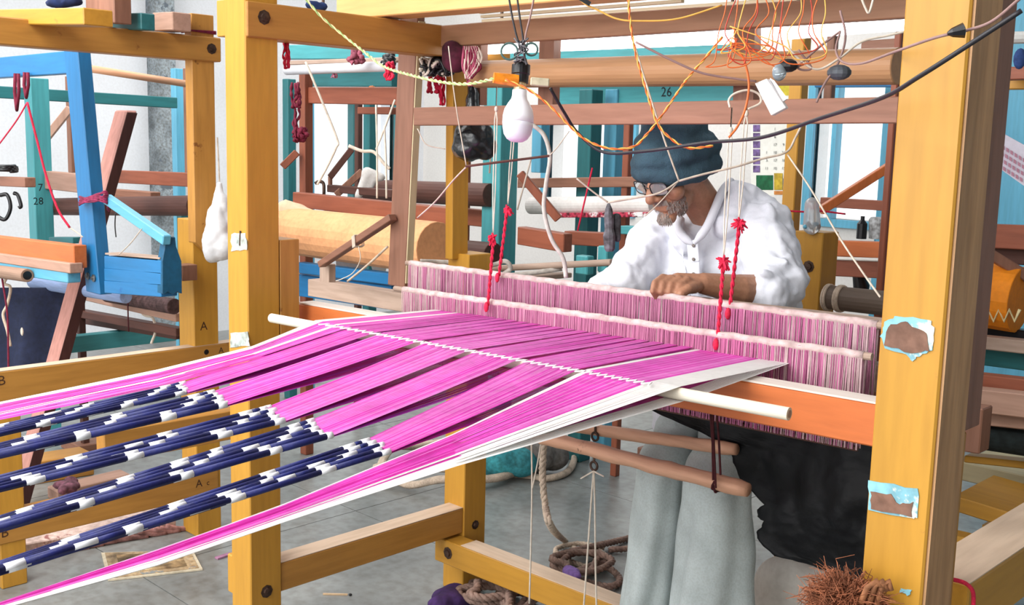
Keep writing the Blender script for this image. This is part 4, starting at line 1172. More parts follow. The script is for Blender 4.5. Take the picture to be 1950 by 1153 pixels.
sk = MB()
for px, py, r_ in ((1500, 1120, 0.10), (1560, 1130, 0.11), (1620, 1140, 0.10), (1480, 1200, 0.10), (1560, 1220, 0.12), (1640, 1220, 0.12)):
    sk.ell(U(px, py, D=2.95), (r_, r_ * 0.7, r_ * 0.9))
p_ = U(1560, 1220, D=2.95)
sk.ell(V((p_.x, p_.y, 0.2)), (0.24, 0.12, 0.2))
single('bright_stand_in', sk, mat('offwhite_stand_in', (232, 226, 218), 0.85, 0.1, 8, None, 0.2), 'off-white lump added as a brightly lit patch under the black sheet', 'stand-in', remesh=0.016, sm_it=6)  # lump added to stand for a brightly lit area under the sheet

# ================================================================== neighbouring loom on the left
LB = -3.545
NL = thing('handloom_frame', 'yellow loom frame at the left with pencilled letters on its rails', 'loom', (-3.6, 1.6, 0))
part(NL, 'post', MB().box(-3.66, -3.55, 1.975, 2.075, 0, 1.20), yellow('z'), bevel=0.003)
part(NL, 'post', MB().box(-3.65, -3.55, 1.262, 1.345, 0, 0.62), yellow('z'), bevel=0.003)
yA, yB = U(369, 300, X=-3.525).y, U(411, 300, X=-3.525).y
part(NL, 'post_extension', MB().prism([V((-3.525, yA, 1.12)), V((-3.525, (yA + yB) / 2, 1.08)), V((-3.525, yB, 1.12)), V((-3.525, yB, 1.925)), V((-3.525, yA, 1.925))], DX * -0.05), ochre('z'), bevel=0.002)
zt = U(0, 31, X=LB + 0.03).z
part(NL, 'top_rail', MB().box(LB - 0.04, LB + 0.032, 1.1, U(421, 90, X=LB + 0.03).y, zt - 0.085, zt), ochre('y'), bevel=0.004)
zm = U(420, 659, X=-3.54).z
part(NL, 'middle_rail', MB().box(-3.60, -3.545, 1.1, 2.16, zm - 0.097, zm + 0.006), ochre('y'), bevel=0.003)
zb_ = U(416, 892, X=-3.545).z
part(NL, 'bottom_rail', MB().box(-3.61, -3.545, 1.1, U(416, 892, X=-3.545).y, zb_ - 0.10, zb_), ochre('y'), bevel=0.003)
ib = U(198, 826, X=-3.3)
part(NL, 'inner_rail', MB().box(-3.36, -3.3, ib.y, ib.y + 0.55, ib.z - 0.105, ib.z), ochre('y'), bevel=0.003)
part(NL, 'post', MB().box(-3.65, -3.55, 1.02, 1.12, 0, zt), yellow('z'), bevel=0.003)
part(NL, 'wooden_block', MB().box(-3.56, -3.50, U(348, 520, X=-3.5).y, U(376, 520, X=-3.5).y, U(348, 536, X=-3.5).z, U(348, 506, X=-3.5).z), brown('z'), bevel=0.002)
part(NL, 'lit_worn_top', MB().box(-3.598, -3.547, 1.1, 2.16, zm + 0.0063, zm + 0.008), lit_baretop('y'), 'pale worn top of the middle rail, top light in its colour')
bolt(NL, U(403, 93, X=LB + 0.032), DX, 0.012)
for s, px, py, X, sz in (('A', 388, 622, -3.5498, 0.045), ('A', 421, 668, -3.5448, 0.032), ('B', 3, 726, -3.5448, 0.045), ('B', 9, 1016, -3.5448, 0.045), ('A', 379, 922, -3.5448, 0.042), ('c', 396, 920, -3.5448, 0.03)):
    part(NL, 'letter', textmb(s, sz, U(px, py, X=X), DY, DZ), M_INK, 'pencilled letter %s' % s)
part(NL, 'knot_hole', MB().lathe(U(393, 671, X=-3.5455), DX, [(0.011, 0), (0.009, 0.0015)], 10), M_BLACK)
nyw = MB()
for k in range(3):
    nyw.tube([V((-3.585, yA - 0.005, zt + 0.012 + k * 0.005)), V((-3.52, yA - 0.004, zt + 0.016)), V((-3.52, yB + 0.004, zt + 0.012 + k * 0.004)), V((-3.585, yB + 0.005, zt + 0.016))], 0.003, 5)
part(NL, 'yarn_binding', nyw, M_MAROON)
# things lying on its top rail
for lab, a, b, h, d, m, D in (('blue painted plank end lying on the left loom top rail', (204, 26), (268, 24), 30, 0.05, dteal('x'), 3.7),
                              ('short pale wooden beam end lying beside the blue plank', (290, 24), (328, 22), 34, 0.07, pinkwood('x'), 3.75),
                              ('yellow plank lying along the left loom top rail', (-10, 18), (158, 14), 28, 0.09, yellow('x'), 3.55),
                              ('brown wooden block standing on the yellow plank end', (162, -20), (216, -20), 60, 0.06, brown('z'), 3.6)):
    A = U(*a, D=D); B = U(*b, Y=A.y)
    single('wood_offcut', MB().skew(A, B, DY * d, DZ * -(h * D / FPX)), m, lab, 'plank', 'offcuts on the top rail', bevel=0.003)
bc = MB(); rnd = random.Random(3)
for i in range(8): bc.ell(U(128 + rnd.uniform(-26, 24), 4 + rnd.uniform(-6, 4), D=3.62), (0.03, 0.022, 0.016), Matrix.Rotation(rnd.uniform(0, 3), 3, 'Z'), 8)
single('blue_rag', bc, mat('dark_blue_cotton', (26, 42, 86), 0.9, 0.3, 20), 'dark blue rag on the planks at the upper left', 'rag', remesh=0.01, sm_it=1)

# blue beater of that loom
BB = thing('batten_frame', 'bright blue painted beater with shuttle box hanging in the left loom', 'beater', U(190, 558, Y=1.75))
b0, b1 = U(147, 92, Y=1.75), U(190, 562, Y=1.75)
part(BB, 'upright', MB().skew(b0, b1, DX * -0.115, DY * 0.05), blue('z'), bevel=0.003)
part(BB, 'upright', MB().box(-5.35, -5.24, 1.75, 1.80, 0.9, 1.8), blue('z'), bevel=0.003)
part(BB, 'cross_bar', MB().skew(V((-5.3, 1.755, U(126, 97, Y=1.755).z)), U(126, 97, Y=1.755), DY * 0.04, DZ * -0.082), blue('x'), bevel=0.003)
for k in range(3):
    y0, y1 = 488 + k * 23.5, 497 + k * 22
    part(BB, 'box_slat', MB().skew(U(198, y0, Y=1.745), U(306, y1, Y=1.745), DY * 0.06, DZ * -0.045), blue('x'), bevel=0.002)
part(BB, 'race_strip', MB().skew(U(200, 485, Y=1.745), U(304, 494, Y=1.745), DY * 0.055, DZ * 0.006), greywood('x'))
ex = U(308, 500, Y=1.745).x
prof = [(316, 450), (334, 452), (336, 470), (346, 498), (347, 560), (338, 556), (331, 562), (320, 556), (313, 562), (309, 560), (309, 497), (313, 475)]
part(BB, 'end_board', MB().prism([U(px, py, X=ex) for px, py in prof], DX * -0.035), mat('deep_blue_paint', (20, 84, 118), 0.45, 0.15, 4), 'dark blue notched end board', bevel=0.002)
part(BB, 'arm', MB().bar(U(204, 379, Y=1.76), U(318, 458, Y=1.76), 0.03, 0.034), sky('x'), bevel=0.003)
for px, py in ((168, 526), (179, 530)): part(BB, 'bolt', MB().lathe(U(px, py, Y=1.748), -DY, [(0.014, 0), (0.014, 0.004), (0.007, 0.006), (0.006, 0.012)], 10), M_STEEL)
yw = MB(); rnd = random.Random(8)
for k in range(14):
    c = [U(152 + rnd.uniform(-2, 2), 382 + rnd.uniform(-8, 10), Y=1.73), U(180, 378 + rnd.uniform(-8, 8), Y=1.725), U(203, 372 + rnd.uniform(-10, 16), Y=1.74), U(208 + rnd.uniform(-4, 8), 385 + rnd.uniform(-8, 18), Y=1.80)]
    yw.tube(smoothpath(c, 4), 0.003, 5)
part(BB, 'yarn_binding', yw, mat('plum_yarn', (150, 44, 84), 0.85, 0.3, 40), 'plum yarn wound around the upright', smooth=True)
wire('thin_string', 'thin grey string slanting from the blue arm to the shuttle box', 'string', PP([(270, 436), (250, 462), (226, 486)], Y=1.73), 0.0018, SG)
wire('dark_string', 'dark frayed string dangling under the blue arm', 'string', PP([(220, 406), (219, 430), (221, 452)], Y=1.74), 0.0022, M_BLACK)

# leaning plank
A, B = U(240, 210, X=-4.25), U(30, 975, X=-4.25)
B = B + (B - A) * (B.z / (A.z - B.z))
lp = thing('leaning_plank', 'long pinkish brown plank leaning slantwise through the left loom', 'plank', B)
part(lp, 'plank', MB().skew(A, B, DX * -0.10, DY * 0.05), mat('pink_brown_plank', (186, 132, 120), 0.55, 0.2, 5, 'z', 0.2), bevel=0.006)
part(lp, 'dark_side', MB().skew(A + V((0.001, 0.004, -0.01)), B + V((0.001, 0.004, 0)), DX * 0.003, DY * 0.043), mat('dark_plank_side', (72, 40, 38), 0.5, 0.25, 5, 'z'), 'dark side of the plank')  # thin layer in a darker colour along the +X side
# white plastic bag
bag = MB()
bag.ell(U(408, 462, D=3.85), (0.044, 0.045, 0.075)); bag.ell(U(414, 430, D=3.85), (0.042, 0.04, 0.085)); bag.ell(U(424, 470, D=3.85), (0.042, 0.04, 0.055))
bag.capsule(U(415, 400, D=3.85), U(418, 352, D=3.85), 0.03, 0.011); bag.capsule(U(424, 380, D=3.85), U(424, 420, D=3.85), 0.018, 0.03)
bg = thing('plastic_bag', 'white plastic bag hanging between the two yellow posts', 'bag', U(410, 496, D=3.85))
bo = part(bg, 'bag', bag, mat('white_plastic', (228, 228, 230), 0.35, 0.05, 20, None, 0.3), remesh=0.007, sm_it=2)
dm = bo.modifiers.new('folds', 'DISPLACE'); dm.texture = tx2; dm.strength = 0.016; dm.texture_coords = 'GLOBAL'
part(bg, 'handle_string', MB().tube(PP([(418, 346), (416, 300), (414, 262)], D=3.85), 0.003, 5), SG)


# ================================================================== background looms
def VPo(parent, name, px, y0, y1, W, D, m, floor_=False, wr=1.0):
    A = U(px, y0, D=D); B = U(px, y1, D=D); w = W * D / FPX / 1.38
    B = V((A.x, A.y, 0.0 if floor_ else B.z))
    return part(parent, name, MB().skew(A, B, DX * -w, DY * w * wr), m, bevel=0.003)


def XB(parent, name, a, b, h, D, m, d=0.05, **k):
    A = U(*a, D=D); B = U(*b, Y=A.y)
    return part(parent, name, MB().skew(A, B, DY * d, DZ * -(h * D / FPX)), m, bevel=0.003, **k)


def YB(parent, name, a, b, h, D, m, d=0.05, **k):
    A = U(*a, D=D); B = U(*b, X=A.x)
    return part(parent, name, MB().skew(A, B, DX * -d, DZ * -(h * D / FPX)), m, bevel=0.003, **k)


def FREE(parent, name, a, b, th, D, m, D2=None, **k):
    A = U(*a, D=D); B = U(*b, D=D2 or D)
    return part(parent, name, MB().bar(A, B, th * D / FPX, th * D / FPX), m, bevel=0.003, **k)


def ROLL(parent, name, a, b, r, D, m, **k):
    A = U(*a, D=D); B = U(*b, Y=A.y)
    return part(parent, name, MB().cyl(A, B, r * D / FPX, 20), m, bevel=0.002, **k)


# --- inside the left loom and behind it
IL = thing('loom_fittings', 'orange beam, pipe and cloth roller fitted inside the left loom', 'loom fittings', U(60, 690, D=4.65))
VPo(IL, 'rear_post', 146, 470, 690, 18, 4.95, darkwood('z'), True)
VPo(IL, 'rear_post', -70, 440, 690, 30, 4.95, darkwood('z'), True)
XB(IL, 'orange_beam', (-100, 440), (140, 468), 36, 4.85, orange('x'))
XB(IL, 'pink_board', (-100, 470), (132, 502), 16, 4.80, pinkwood('x'))
XB(IL, 'blue_board', (-100, 486), (128, 518), 18, 4.82, sky('x'))
ROLL(IL, 'cloth_roller', (62, 538), (240, 566), 11, 4.75, mat('pale_blue_cloth', (150, 172, 214), 0.8, 0.25, 10, 'x', 0.2), label='pale blue cloth wound on the roller')
ROLL(IL, 'dark_winding', (205, 562), (332, 584), 14, 4.70, mat('dark_yarn_winding', (88, 66, 66), 0.85, 0.35, 30, None, 0.4))
ROLL(IL, 'pipe', (-30, 514), (52, 525), 12, 4.45, mat('tan_pipe', (168, 134, 112), 0.5, 0.2, 6, 'x'))
pe = U(52, 525, Y=U(-30, 514, D=4.45).y)
part(IL, 'pipe_mouth', MB().cyl(pe, pe + DX * 0.001, 0.017, 16), M_BLACK)
XB(IL, 'pale_board', (148, 556), (334, 598), 14, 4.95, pinkwood('x'))
XB(IL, 'dark_board', (140, 590), (334, 626), 14, 5.05, darkwood('x'))
XB(IL, 'dark_board', (136, 604), (334, 636), 10, 5.25, darkwood('x'))
rc = MB()
for k in range(7):
    c = U(288 + k * 5, 574 + k * 1.5, D=4.68)
    rc.tube([c + V((0, math.cos(a) * 0.031, math.sin(a) * 0.031)) for a in [2 * math.pi * j / 14 for j in range(15)]], 0.003, 5, False)
part(IL, 'cord_winding', rc, M_STRING)
wire('white_rope', 'white knotted cord hanging under the blue shuttle box', 'rope', PP([(284, 580, 4.60), (290, 600, 4.55), (280, 602, 4.55), (272, 598, 4.55), (290, 605, 4.55), (296, 630, 4.55), (288, 655, 4.55)]), 0.006, M_STRING)
wire('maroon_string', 'thin maroon string hanging before the dark boards under the blue box', 'string', PP([(243, 560), (244, 600), (245, 632)], D=4.45), 0.003, M_DKRED)
wire('pale_rope', 'pale knotted cord tied to the pipe at the left edge', 'rope', PP([(18, 522, 4.40), (8, 540, 4.40), (20, 548, 4.40), (14, 580, 4.40), (6, 600, 4.40), (14, 630, 4.40), (20, 660, 4.40)]), 0.006, M_ROPE)
wire('maroon_string', 'long maroon string hanging before the navy cloth at the left edge', 'string', PP([(4, 530), (14, 600), (16, 690), (16, 700)], D=4.35), 0.004, M_MAROON)
# navy cloth
nv = MB(); rows = []
for i in range(13):
    r_ = []
    for k in range(15):
        p = U(-70 + 200 * k / 14, 548 + 170 * i / 12 - 12 * k / 14 * 0, D=4.60)
        r_.append(p + V((0, 0.03 * math.sin(k * 1.1 + i * 0.2) * (0.3 + i / 12), 0)))
    rows.append(r_)
nv.add([p for r_ in rows for p in r_], [(i * 15 + k, i * 15 + k + 1, i * 15 + k + 16, i * 15 + k + 15) for i in range(12) for k in range(14)])
o = single('navy_cloth', nv, mat('navy_cotton', (30, 38, 66), 0.85, 0.25, 8, None, 0.2), 'navy blue cloth with white flecks hanging in the left loom', 'cloth', smooth=True)
o.modifiers.new('t', 'SOLIDIFY').thickness = 0.004
for k, (px, py) in enumerate(((42, 632),)):
    single('lint_fleck', MB().ell(U(px, py, D=4.53), (0.01, 0.006, 0.018), n=6), M_STRING, 'white lint fleck on the navy cloth at the left', 'lint')

# --- far left loom, teal
FL_ = thing('handloom_frame', 'teal loom frame farther back at the upper left by the pale wall', 'loom', U(70, 460, D=5.2))
VPo(FL_, 'post', 58, 148, 460, 48, 5.2, teal('z'), True)
VPo(FL_, 'post', 333, 130, 470, 25, 6.4, sky('z'), True)
YB(FL_, 'top_rail', (-60, 160), (338, 186), 23, 5.35, dteal('y'))
VPo(FL_, 'upright', 130, 145, 330, 22, 5.9, brown('z'))
VPo(FL_, 'upright', 352, 130, 330, 12, 6.2, brown('z'))
FREE(FL_, 'diagonal_brace', (84, 268), (134, 206), 14, 5.6, pinkwood('z'))
XB(FL_, 'wooden_beam', (-20, 336), (46, 338), 18, 5.0, brown('x'))
XB(FL_, 'pale_beam', (84, 326), (152, 332), 34, 5.3, pinkwood('x'))
XB(FL_, 'wooden_beam', (210, 324), (372, 330), 24, 5.4, redwood('x'))
XB(FL_, 'short_beam', (206, 360), (286, 366), 18, 5.1, brown('x'))
ROLL(FL_, 'roller', (90, 394), (372, 392), 16, 5.5, darkwood('x'))
YB(FL_, 'low_rail', (132, 642), (336, 620), 32, 4.75, teal('y'))
XB(FL_, 'ledge', (92, 452), (138, 452), 12, 5.1, dteal('x'))
VPo(FL_, 'post', 345, 400, 560, 26, 5.6, dteal('z'), True)
for s, px, py in (('28', 73, 384), ('7', 77, 358)): part(FL_, 'letter', textmb(s, 0.05, U(px, py, D=5.17), DY, DZ), M_BLACK)
single('bamboo_pole', MB().cyl(U(172, 131, D=5.2), U(356, 160, D=5.6), 0.018, 10), mat('bamboo', (214, 160, 124), 0.5, 0.15, 6, 'y'), 'thin peach bamboo pole held level before the grey pillar', 'pole', smooth=True)
single('black_hook', MB().tube(smoothpath(PP([(0, 372), (14, 372), (20, 396), (10, 418), (-6, 412)], D=4.9), 6), 0.009, 6), M_BLACK, 'black bent cable loop at the left edge', 'cable', smooth=True)
single('black_hook', MB().tube(smoothpath(PP([(26, 368), (34, 372), (40, 392), (36, 396)], D=4.9), 6), 0.009, 6), M_BLACK, 'small black cable end beside the bent loop', 'cable', smooth=True)
single('black_coil', MB().tube([U(12, 326, D=4.9) + V((math.cos(a) * 0.045, math.sin(a) * 0.045, a * 0.0012)) for a in [j * 0.5 for j in range(40)]], 0.008, 6), M_BLACK, 'black cable coil lying on the far beam', 'cable', smooth=True)
for k, (px, y0, y1) in enumerate(((32, 140, 210), (50, 138, 186))):
    single('maroon_skein', MB().tube(PP([(px - 3, y0), (px - 4, (y0 + y1) / 2), (px, y1), (px + 4, (y0 + y1) / 2), (px + 3, y0)], Y=1.742), 0.007, 6), M_MAROON, ('longer' if k == 0 else 'shorter') + ' maroon yarn skein hanging from the blue bar', 'yarn', smooth=True)
wire('red_string', 'crimson string slanting left from the short maroon skein', 'string', PP([(52, 195), (30, 232), (-10, 286)], D=3.7), 0.0026, M_RED)
wire('red_string', 'crimson knotted string falling from the maroon skein to the leaning plank', 'string', PP([(52, 195), (70, 265), (88, 335), (110, 398), (133, 434)], D=3.65), 0.004, M_RED)
wire('white_string', 'white thread end tied to the crimson knotted string', 'string', PP([(133, 434), (145, 442), (158, 452)], D=3.65), 0.0022, M_STRING)
# calendar strip on the left loom
cs = thing('calendar', 'narrow calendar strip with purple edge hanging behind the left loom post', 'calendar', U(363, 250, D=4.3))
part(cs, 'page', MB().prism(PP([(357, 112), (372, 114), (370, 251), (355, 248)], D=3.98), DY * 0.004), mat('paper', (236, 234, 230), 0.8, 0.04))
for k in range(8): part(cs, 'purple_mark', MB().prism(PP([(361, 140 + k * 10), (366, 140 + k * 10), (366, 147 + k * 10), (361, 147 + k * 10)], D=3.975), DY * 0.002), mat('purple_print', (150, 130, 180), 0.8, 0))
part(cs, 'picture', MB().prism(PP([(360, 222), (370, 222), (369, 236), (359, 235)], D=3.974), DY * 0.002), mat('green_print', (50, 130, 80), 0.8, 0.2))
part(cs, 'orange_strip', MB().prism(PP([(358, 239), (369, 240), (369, 247), (357, 246)], D=3.974), DY * 0.002), mat('orange_print', (206, 150, 90), 0.8, 0.2))

# --- red brown loom behind, middle left
ML = thing('handloom_frame', 'red brown loom with orange cloth roll behind the left yellow post', 'loom', U(650, 560, D=5.0))
VPo(ML, 'post', 580, 140, 395, 27, 4.9, redwood('z'), True)
VPo(ML, 'post', 682, 198, 352, 16, 5.6, darkwood('z'), True)
VPo(ML, 'teal_post', 704, 196, 352, 28, 5.8, dteal('z'), True)
VPo(ML, 'teal_post', 592, 190, 380, 12, 5.9, sky('z'), True)
VPo(ML, 'teal_post', 548, 150, 400, 26, 6.0, dteal('z'), True)
XB(ML, 'top_rail', (560, 166), (756, 166), 30, 5.0, redwood('x'))
XB(ML, 'upper_bar', (680, 204), (742, 204), 13, 5.3, redwood('x'))
XB(ML, 'lower_rail', (557, 366), (850, 396), 28, 4.75, redwood('x'))
XB(ML, 'shelf_board', (622, 352), (745, 362), 14, 5.1, darkwood('x'))
ROLL(ML, 'cloth_roll', (536, 438), (832, 474), 44, 4.55, mat('peach_orange_cloth', (236, 172, 122), 0.8, 0.12, 6, None, 0.15), label='peach orange cloth wound on a roll')
ROLL(ML, 'dark_beam', (800, 476), (940, 490), 26, 4.8, darkwood('x'))
VPo(ML, 'post', 886, 200, 500, 26, 4.9, redwood('z'), True)
XB(ML, 'blue_rail', (562, 500), (745, 522), 20, 4.4, blue('x'))
XB(ML, 'blue_panel', (562, 522), (745, 545), 42, 4.45, blue('x'))
FREE(ML, 'brace', (628, 338), (670, 284), 12, 5.1, darkwood('z'))
FREE(ML, 'brace', (640, 372), (690, 326), 13, 5.05, brown('z'))
FREE(ML, 'brace', (538, 318), (566, 290), 14, 4.95, redwood('z'))
VPo(ML, 'short_post', 628, 336, 358, 10, 5.12, brown('z'))
ROLL(ML, 'roller', (700, 362), (935, 372), 20, 5.3, darkwood('x'))
XB(ML, 'board', (780, 388), (935, 402), 30, 5.2, redwood('x'))
cl = MB()
cl.ell(U(560, 420, D=4.52), (0.09, 0.08, 0.075)); cl.capsule(U(545, 400, D=4.5), U(600, 415, D=4.45), 0.045, 0.03); cl.capsule(U(590, 430, D=4.42), U(552, 470, D=4.42), 0.02, 0.03)
single('draped_cloth', cl, mat('pale_peach_cloth', (246, 200, 166), 0.85, 0.1, 8, None, 0.15), 'pale peach cloth bunched over the left end of the orange roll', 'cloth', remesh=0.012, sm_it=4)
cl = MB()
cl.capsule(U(800, 428, D=4.35), U(850, 436, D=4.4), 0.03, 0.02); cl.capsule(U(800, 440, D=4.35), U(790, 488, D=4.35), 0.03, 0.012); cl.capsule(U(812, 430, D=4.35), U(802, 470, D=4.33), 0.025, 0.01)
single('draped_cloth', cl, mat('orange_fold_cloth', (226, 140, 84), 0.85, 0.2, 8, None, 0.2), 'orange cloth end folded over right of the brown upright', 'cloth', remesh=0.01, sm_it=2)
cl = MB()
cl.capsule(U(700, 330, D=4.95), U(726, 338, D=4.95), 0.03, 0.02); cl.capsule(U(700, 336, D=4.95), U(682, 374, D=4.95), 0.03, 0.018); cl.capsule(U(716, 336, D=4.95), U(700, 366, D=4.95), 0.02, 0.015)
single('white_rag', cl, mat('white_rag', (224, 220, 216), 0.9, 0.15, 12), 'whitish rag hung over the brace behind the brown upright', 'rag', remesh=0.01, sm_it=2)
hook = smoothpath(PP([(600, 350), (608, 346), (616, 350), (617, 370)], D=4.7), 5)
single('iron_hook', MB().tube(hook, 0.008, 6), M_IRON, 'bent iron rod standing on the red brown rail', 'hook', smooth=True)
wire('long_string', 'long white string bent at the middle left of the brown upright', 'string', PP([(582, 118, 4.5), (612, 190, 4.5), (642, 265, 4.5), (640, 282, 4.5), (622, 320, 4.5), (604, 352, 4.5)]), 0.005, M_STRING)
for k, (x0, y0, x1, y1) in enumerate(((716, 200, 718, 378), (732, 240, 736, 378), (752, 190, 716, 285))):
    wire('long_string', ('white string hanging left of the brown upright, leftmost', 'white string hanging close beside the brown upright', 'white string slanting to the brown upright')[k], 'string', PP([(x0, y0), ((x0 + x1) / 2 + 1, (y0 + y1) / 2), (x1, y1)], D=4.3), 0.004, M_STRING)
wire('white_rope', 'white knotted cord lying slantwise before the dark brace', 'cord', PP([(664, 278), (690, 288), (712, 290), (730, 310), (742, 322)], D=4.4), 0.007, M_STRING)
cup = thing('white_cup', 'white cup standing on the blue rail beside the brown upright', 'cup', U(722, 518, D=4.35))
part(cup, 'cup_wall', MB().lathe(U(722, 519, D=4.35), DZ, [(0.02, 0), (0.026, 0.004), (0.034, 0.034), (0.035, 0.034), (0.033, 0.03), (0.02, 0.006)], 18), M_WHITE, smooth=True)
bx = thing('small_box', 'small pale box with dark lid on the blue rail', 'box', U(660, 508, D=4.4))
part(bx, 'box', MB().box(*(lambda p: (p.x - 0.09, p.x + 0.05, p.y, p.y + 0.05, p.z - 0.01, p.z + 0.03))(U(665, 506, D=4.4))), mat('pale_box', (220, 210, 206), 0.6, 0.1))
part(bx, 'lid', MB().box(*(lambda p: (p.x - 0.09, p.x - 0.02, p.y - 0.004, p.y + 0.05, p.z + 0.03, p.z + 0.044))(U(665, 506, D=4.4))), darkwood('x'))

# overhead clutter, upper left of the middle
OV = thing('overhead_rack', 'teal rack of rails hung with rags behind the left top rail', 'rack', U(640, 150, D=5.0))
XB(OV, 'teal_plank', (538, 86), (760, 82), 26, 5.4, teal('x'))
XB(OV, 'teal_plank', (590, 138), (745, 136), 26, 5.5, dteal('x'))
XB(OV, 'pale_lath', (540, 116), (760, 108), 8, 4.9, greywood('x'))
XB(OV, 'teal_plank', (900, 84), (1395, 70), 44, 5.2, teal('x'))
XB(OV, 'teal_plank', (1050, 164), (1400, 150), 38, 5.3, teal('x'))
XB(OV, 'teal_plank', (1060, 196), (1210, 190), 14, 5.6, sky('x'))
XB(OV, 'brown_lath', (1140, 96), (1290, 90), 10, 4.9, brown('x'))
part(OV, 'letter', textmb('26', 0.06, U(1269, 176, Y=U(1050, 164, D=5.3).y - 0.001), DX, DZ), M_BLACK)
for px, y in ((606, 100), (724, 100), (946, 100), (1384, 90)):
    p = U(px, y, D=5.35); part(OV, 'hanger', MB().cyl((p.x, p.y + 0.03, p.z), (p.x, p.y + 0.03, 3.4), 0.008, 6), M_IRON)
tb = U(546, 134, D=4.8)
single('unlit_tube', MB().cyl(tb, U(742, 126, Y=tb.y), 0.021, 12), mat('dull_white_tube', (214, 216, 222), 0.4, 0.04), 'unlit white tube lamp hung level behind the left top rail', 'lamp', smooth=True)
rnd = random.Random(15)


def rag(label, px, y0, y1, w, D, m, n=5, cat='rag'):
    mb = MB()
    for k in range(n):
        x = px + rnd.uniform(-w, w)
        q = [U(x, y0 + rnd.uniform(-3, 3), D=D)]
        for j in range(1, 5): q.append(U(x + rnd.uniform(-w, w) * 0.7, y0 + (y1 - y0) * j / 4, D=D + rnd.uniform(-0.02, 0.02)))
        mb.tube(smoothpath(q, 4), w * 0.4 * D / FPX, 6, True, [w * 0.42 * D / FPX * (1 + 0.3 * math.sin(i * 1.4 + k)) for i in range(17)])
    return single('hanging_rag', mb, m, label, cat, smooth=True)


rag('crimson rag strip hanging beside the left yellow post', 543, 82, 130, 5, 2.95, M_RED)
rag('maroon yarn strip hanging lower along the red brown post', 562, 160, 205, 7, 4.4, M_MAROON)
rag('maroon yarn tail hanging under the maroon strip', 565, 205, 262, 5, 4.4, M_MAROON)
rag('maroon yarn tuft at the bottom of the hanging strip', 572, 246, 268, 10, 4.4, M_MAROON, 7)
rag('dusty pink rag pinned under the left top rail', 674, 94, 120, 11, 4.3, mat('dusty_pink', (176, 96, 116), 0.9, 0.3, 20))
rag('black yarn wad on the rail left of the brown upright', 736, 106, 124, 12, 4.3, M_BLACK, 7)
rag('crimson rag loop left of the brown upright', 742, 120, 152, 7, 4.2, M_RED)
rag('small pink tassel on the unlit tube', 636, 132, 148, 4, 4.6, mat('pink_tassel', (226, 150, 180), 0.9, 0.2, 20))
rag('orange string ball hung on the red brown rail', 704, 168, 186, 8, 4.7, mat('orange_twine', (206, 130, 84), 0.9, 0.3, 20), 8)
rag('crimson ribbon loop hanging right of the brown upright', 826, 142, 176, 8, 3.4, M_RED)
rag('second crimson ribbon hanging beside the yellow slim post', 842, 140, 200, 5, 3.4, M_RED)
# black and white yarn bundle and maroon ball
yb_ = thing('yarn_bundle', 'tangled black and white yarn bundle tucked under the top rail', 'yarn', U(832, 148, D=3.3))
for c, m in ((0, M_BLACK), (1, M_STRING)):
    mb = MB()
    for k in range(16):
        q = [U(804 + 56 * j / 5 + rnd.uniform(-5, 5), 126 + rnd.uniform(-17, 18), D=3.3 + rnd.uniform(-0.04, 0.04)) for j in range(6)]
        mb.tube(smoothpath(q, 4), 0.005, 5)
    part(yb_, 'strand', mb, m, smooth=True)
mb = MB().ell(U(868, 112, D=3.2), (0.045, 0.04, 0.042)).ell(U(860, 96, D=3.2), (0.03, 0.03, 0.03))
single('maroon_bundle', mb, mat('maroon_cloth', (86, 24, 48), 0.85, 0.4, 20, None, 0.5), 'round maroon cloth bundle beside the slim yellow post', 'bundle', remesh=0.008, sm_it=1)
ps = thing('yarn_skein', 'pink and white striped yarn skein hanging above the black bag', 'yarn', U(895, 150, D=3.15))
for c, m in ((0, mat('rose_yarn', (190, 90, 120), 0.85, 0.2, 30)), (1, M_STRING), (2, M_MAROON)):
    mb = MB()
    for k in range(7):
        x = 884 + k * 4 + c * 1.3
        mb.tube(smoothpath(PP([(x, 88), (x + rnd.uniform(-4, 8), 110), (x + rnd.uniform(-6, 6), 130), (894 + rnd.uniform(-8, 4), 150)], D=3.15), 4), 0.0034, 5)
    part(ps, 'strand', mb, m, smooth=True)
rag('pink yarn knot tying the neck of the black bag', 897, 150, 162, 7, 3.25, mat('rose_yarn', (190, 90, 120), 0.85, 0.2, 30), 8, 'yarn')
kb = MB()
kb.capsule(U(898, 168, D=3.32), U(900, 235, D=3.32), 0.016, 0.036); kb.ell(U(902, 262, D=3.32), (0.066, 0.06, 0.066)); kb.ell(U(892, 286, D=3.32), (0.05, 0.05, 0.036)); kb.ell(U(924, 282, D=3.32), (0.036, 0.04, 0.036)); kb.ell(U(918, 268, D=3.32), (0.036, 0.04, 0.045))
kb.ell(U(880, 282, D=3.32), (0.03, 0.035, 0.03))
o = single('black_bag', kb, mat('black_bag_plastic', (20, 26, 30), 0.25, 0.2, 20, None, 0.4, spec=0.6), 'glossy black plastic bag hanging behind the lower brown bar', 'bag', remesh=0.006, sm_it=1)
dm = o.modifiers.new('folds', 'DISPLACE'); dm.texture = tx2; dm.strength = 0.02; dm.texture_coords = 'GLOBAL'
wire('green_wire', 'green and yellow twisted wire sagging from the top rail to the bulb', 'wire', PP([(580, -5, 2.75), (612, 32, 2.75), (652, 66, 2.75), (690, 96, 2.7), (730, 126, 2.6), (778, 142, 2.45), (840, 156, 2.3), (890, 160, 2.2), (942, 150, 2.1)]), 0.002, None, twist=[mat('green_flex2', (150, 180, 110), 0.5, 0.1), mat('cream_flex', (230, 206, 150), 0.5, 0.1)], pitch=0.045)
bc = MB()
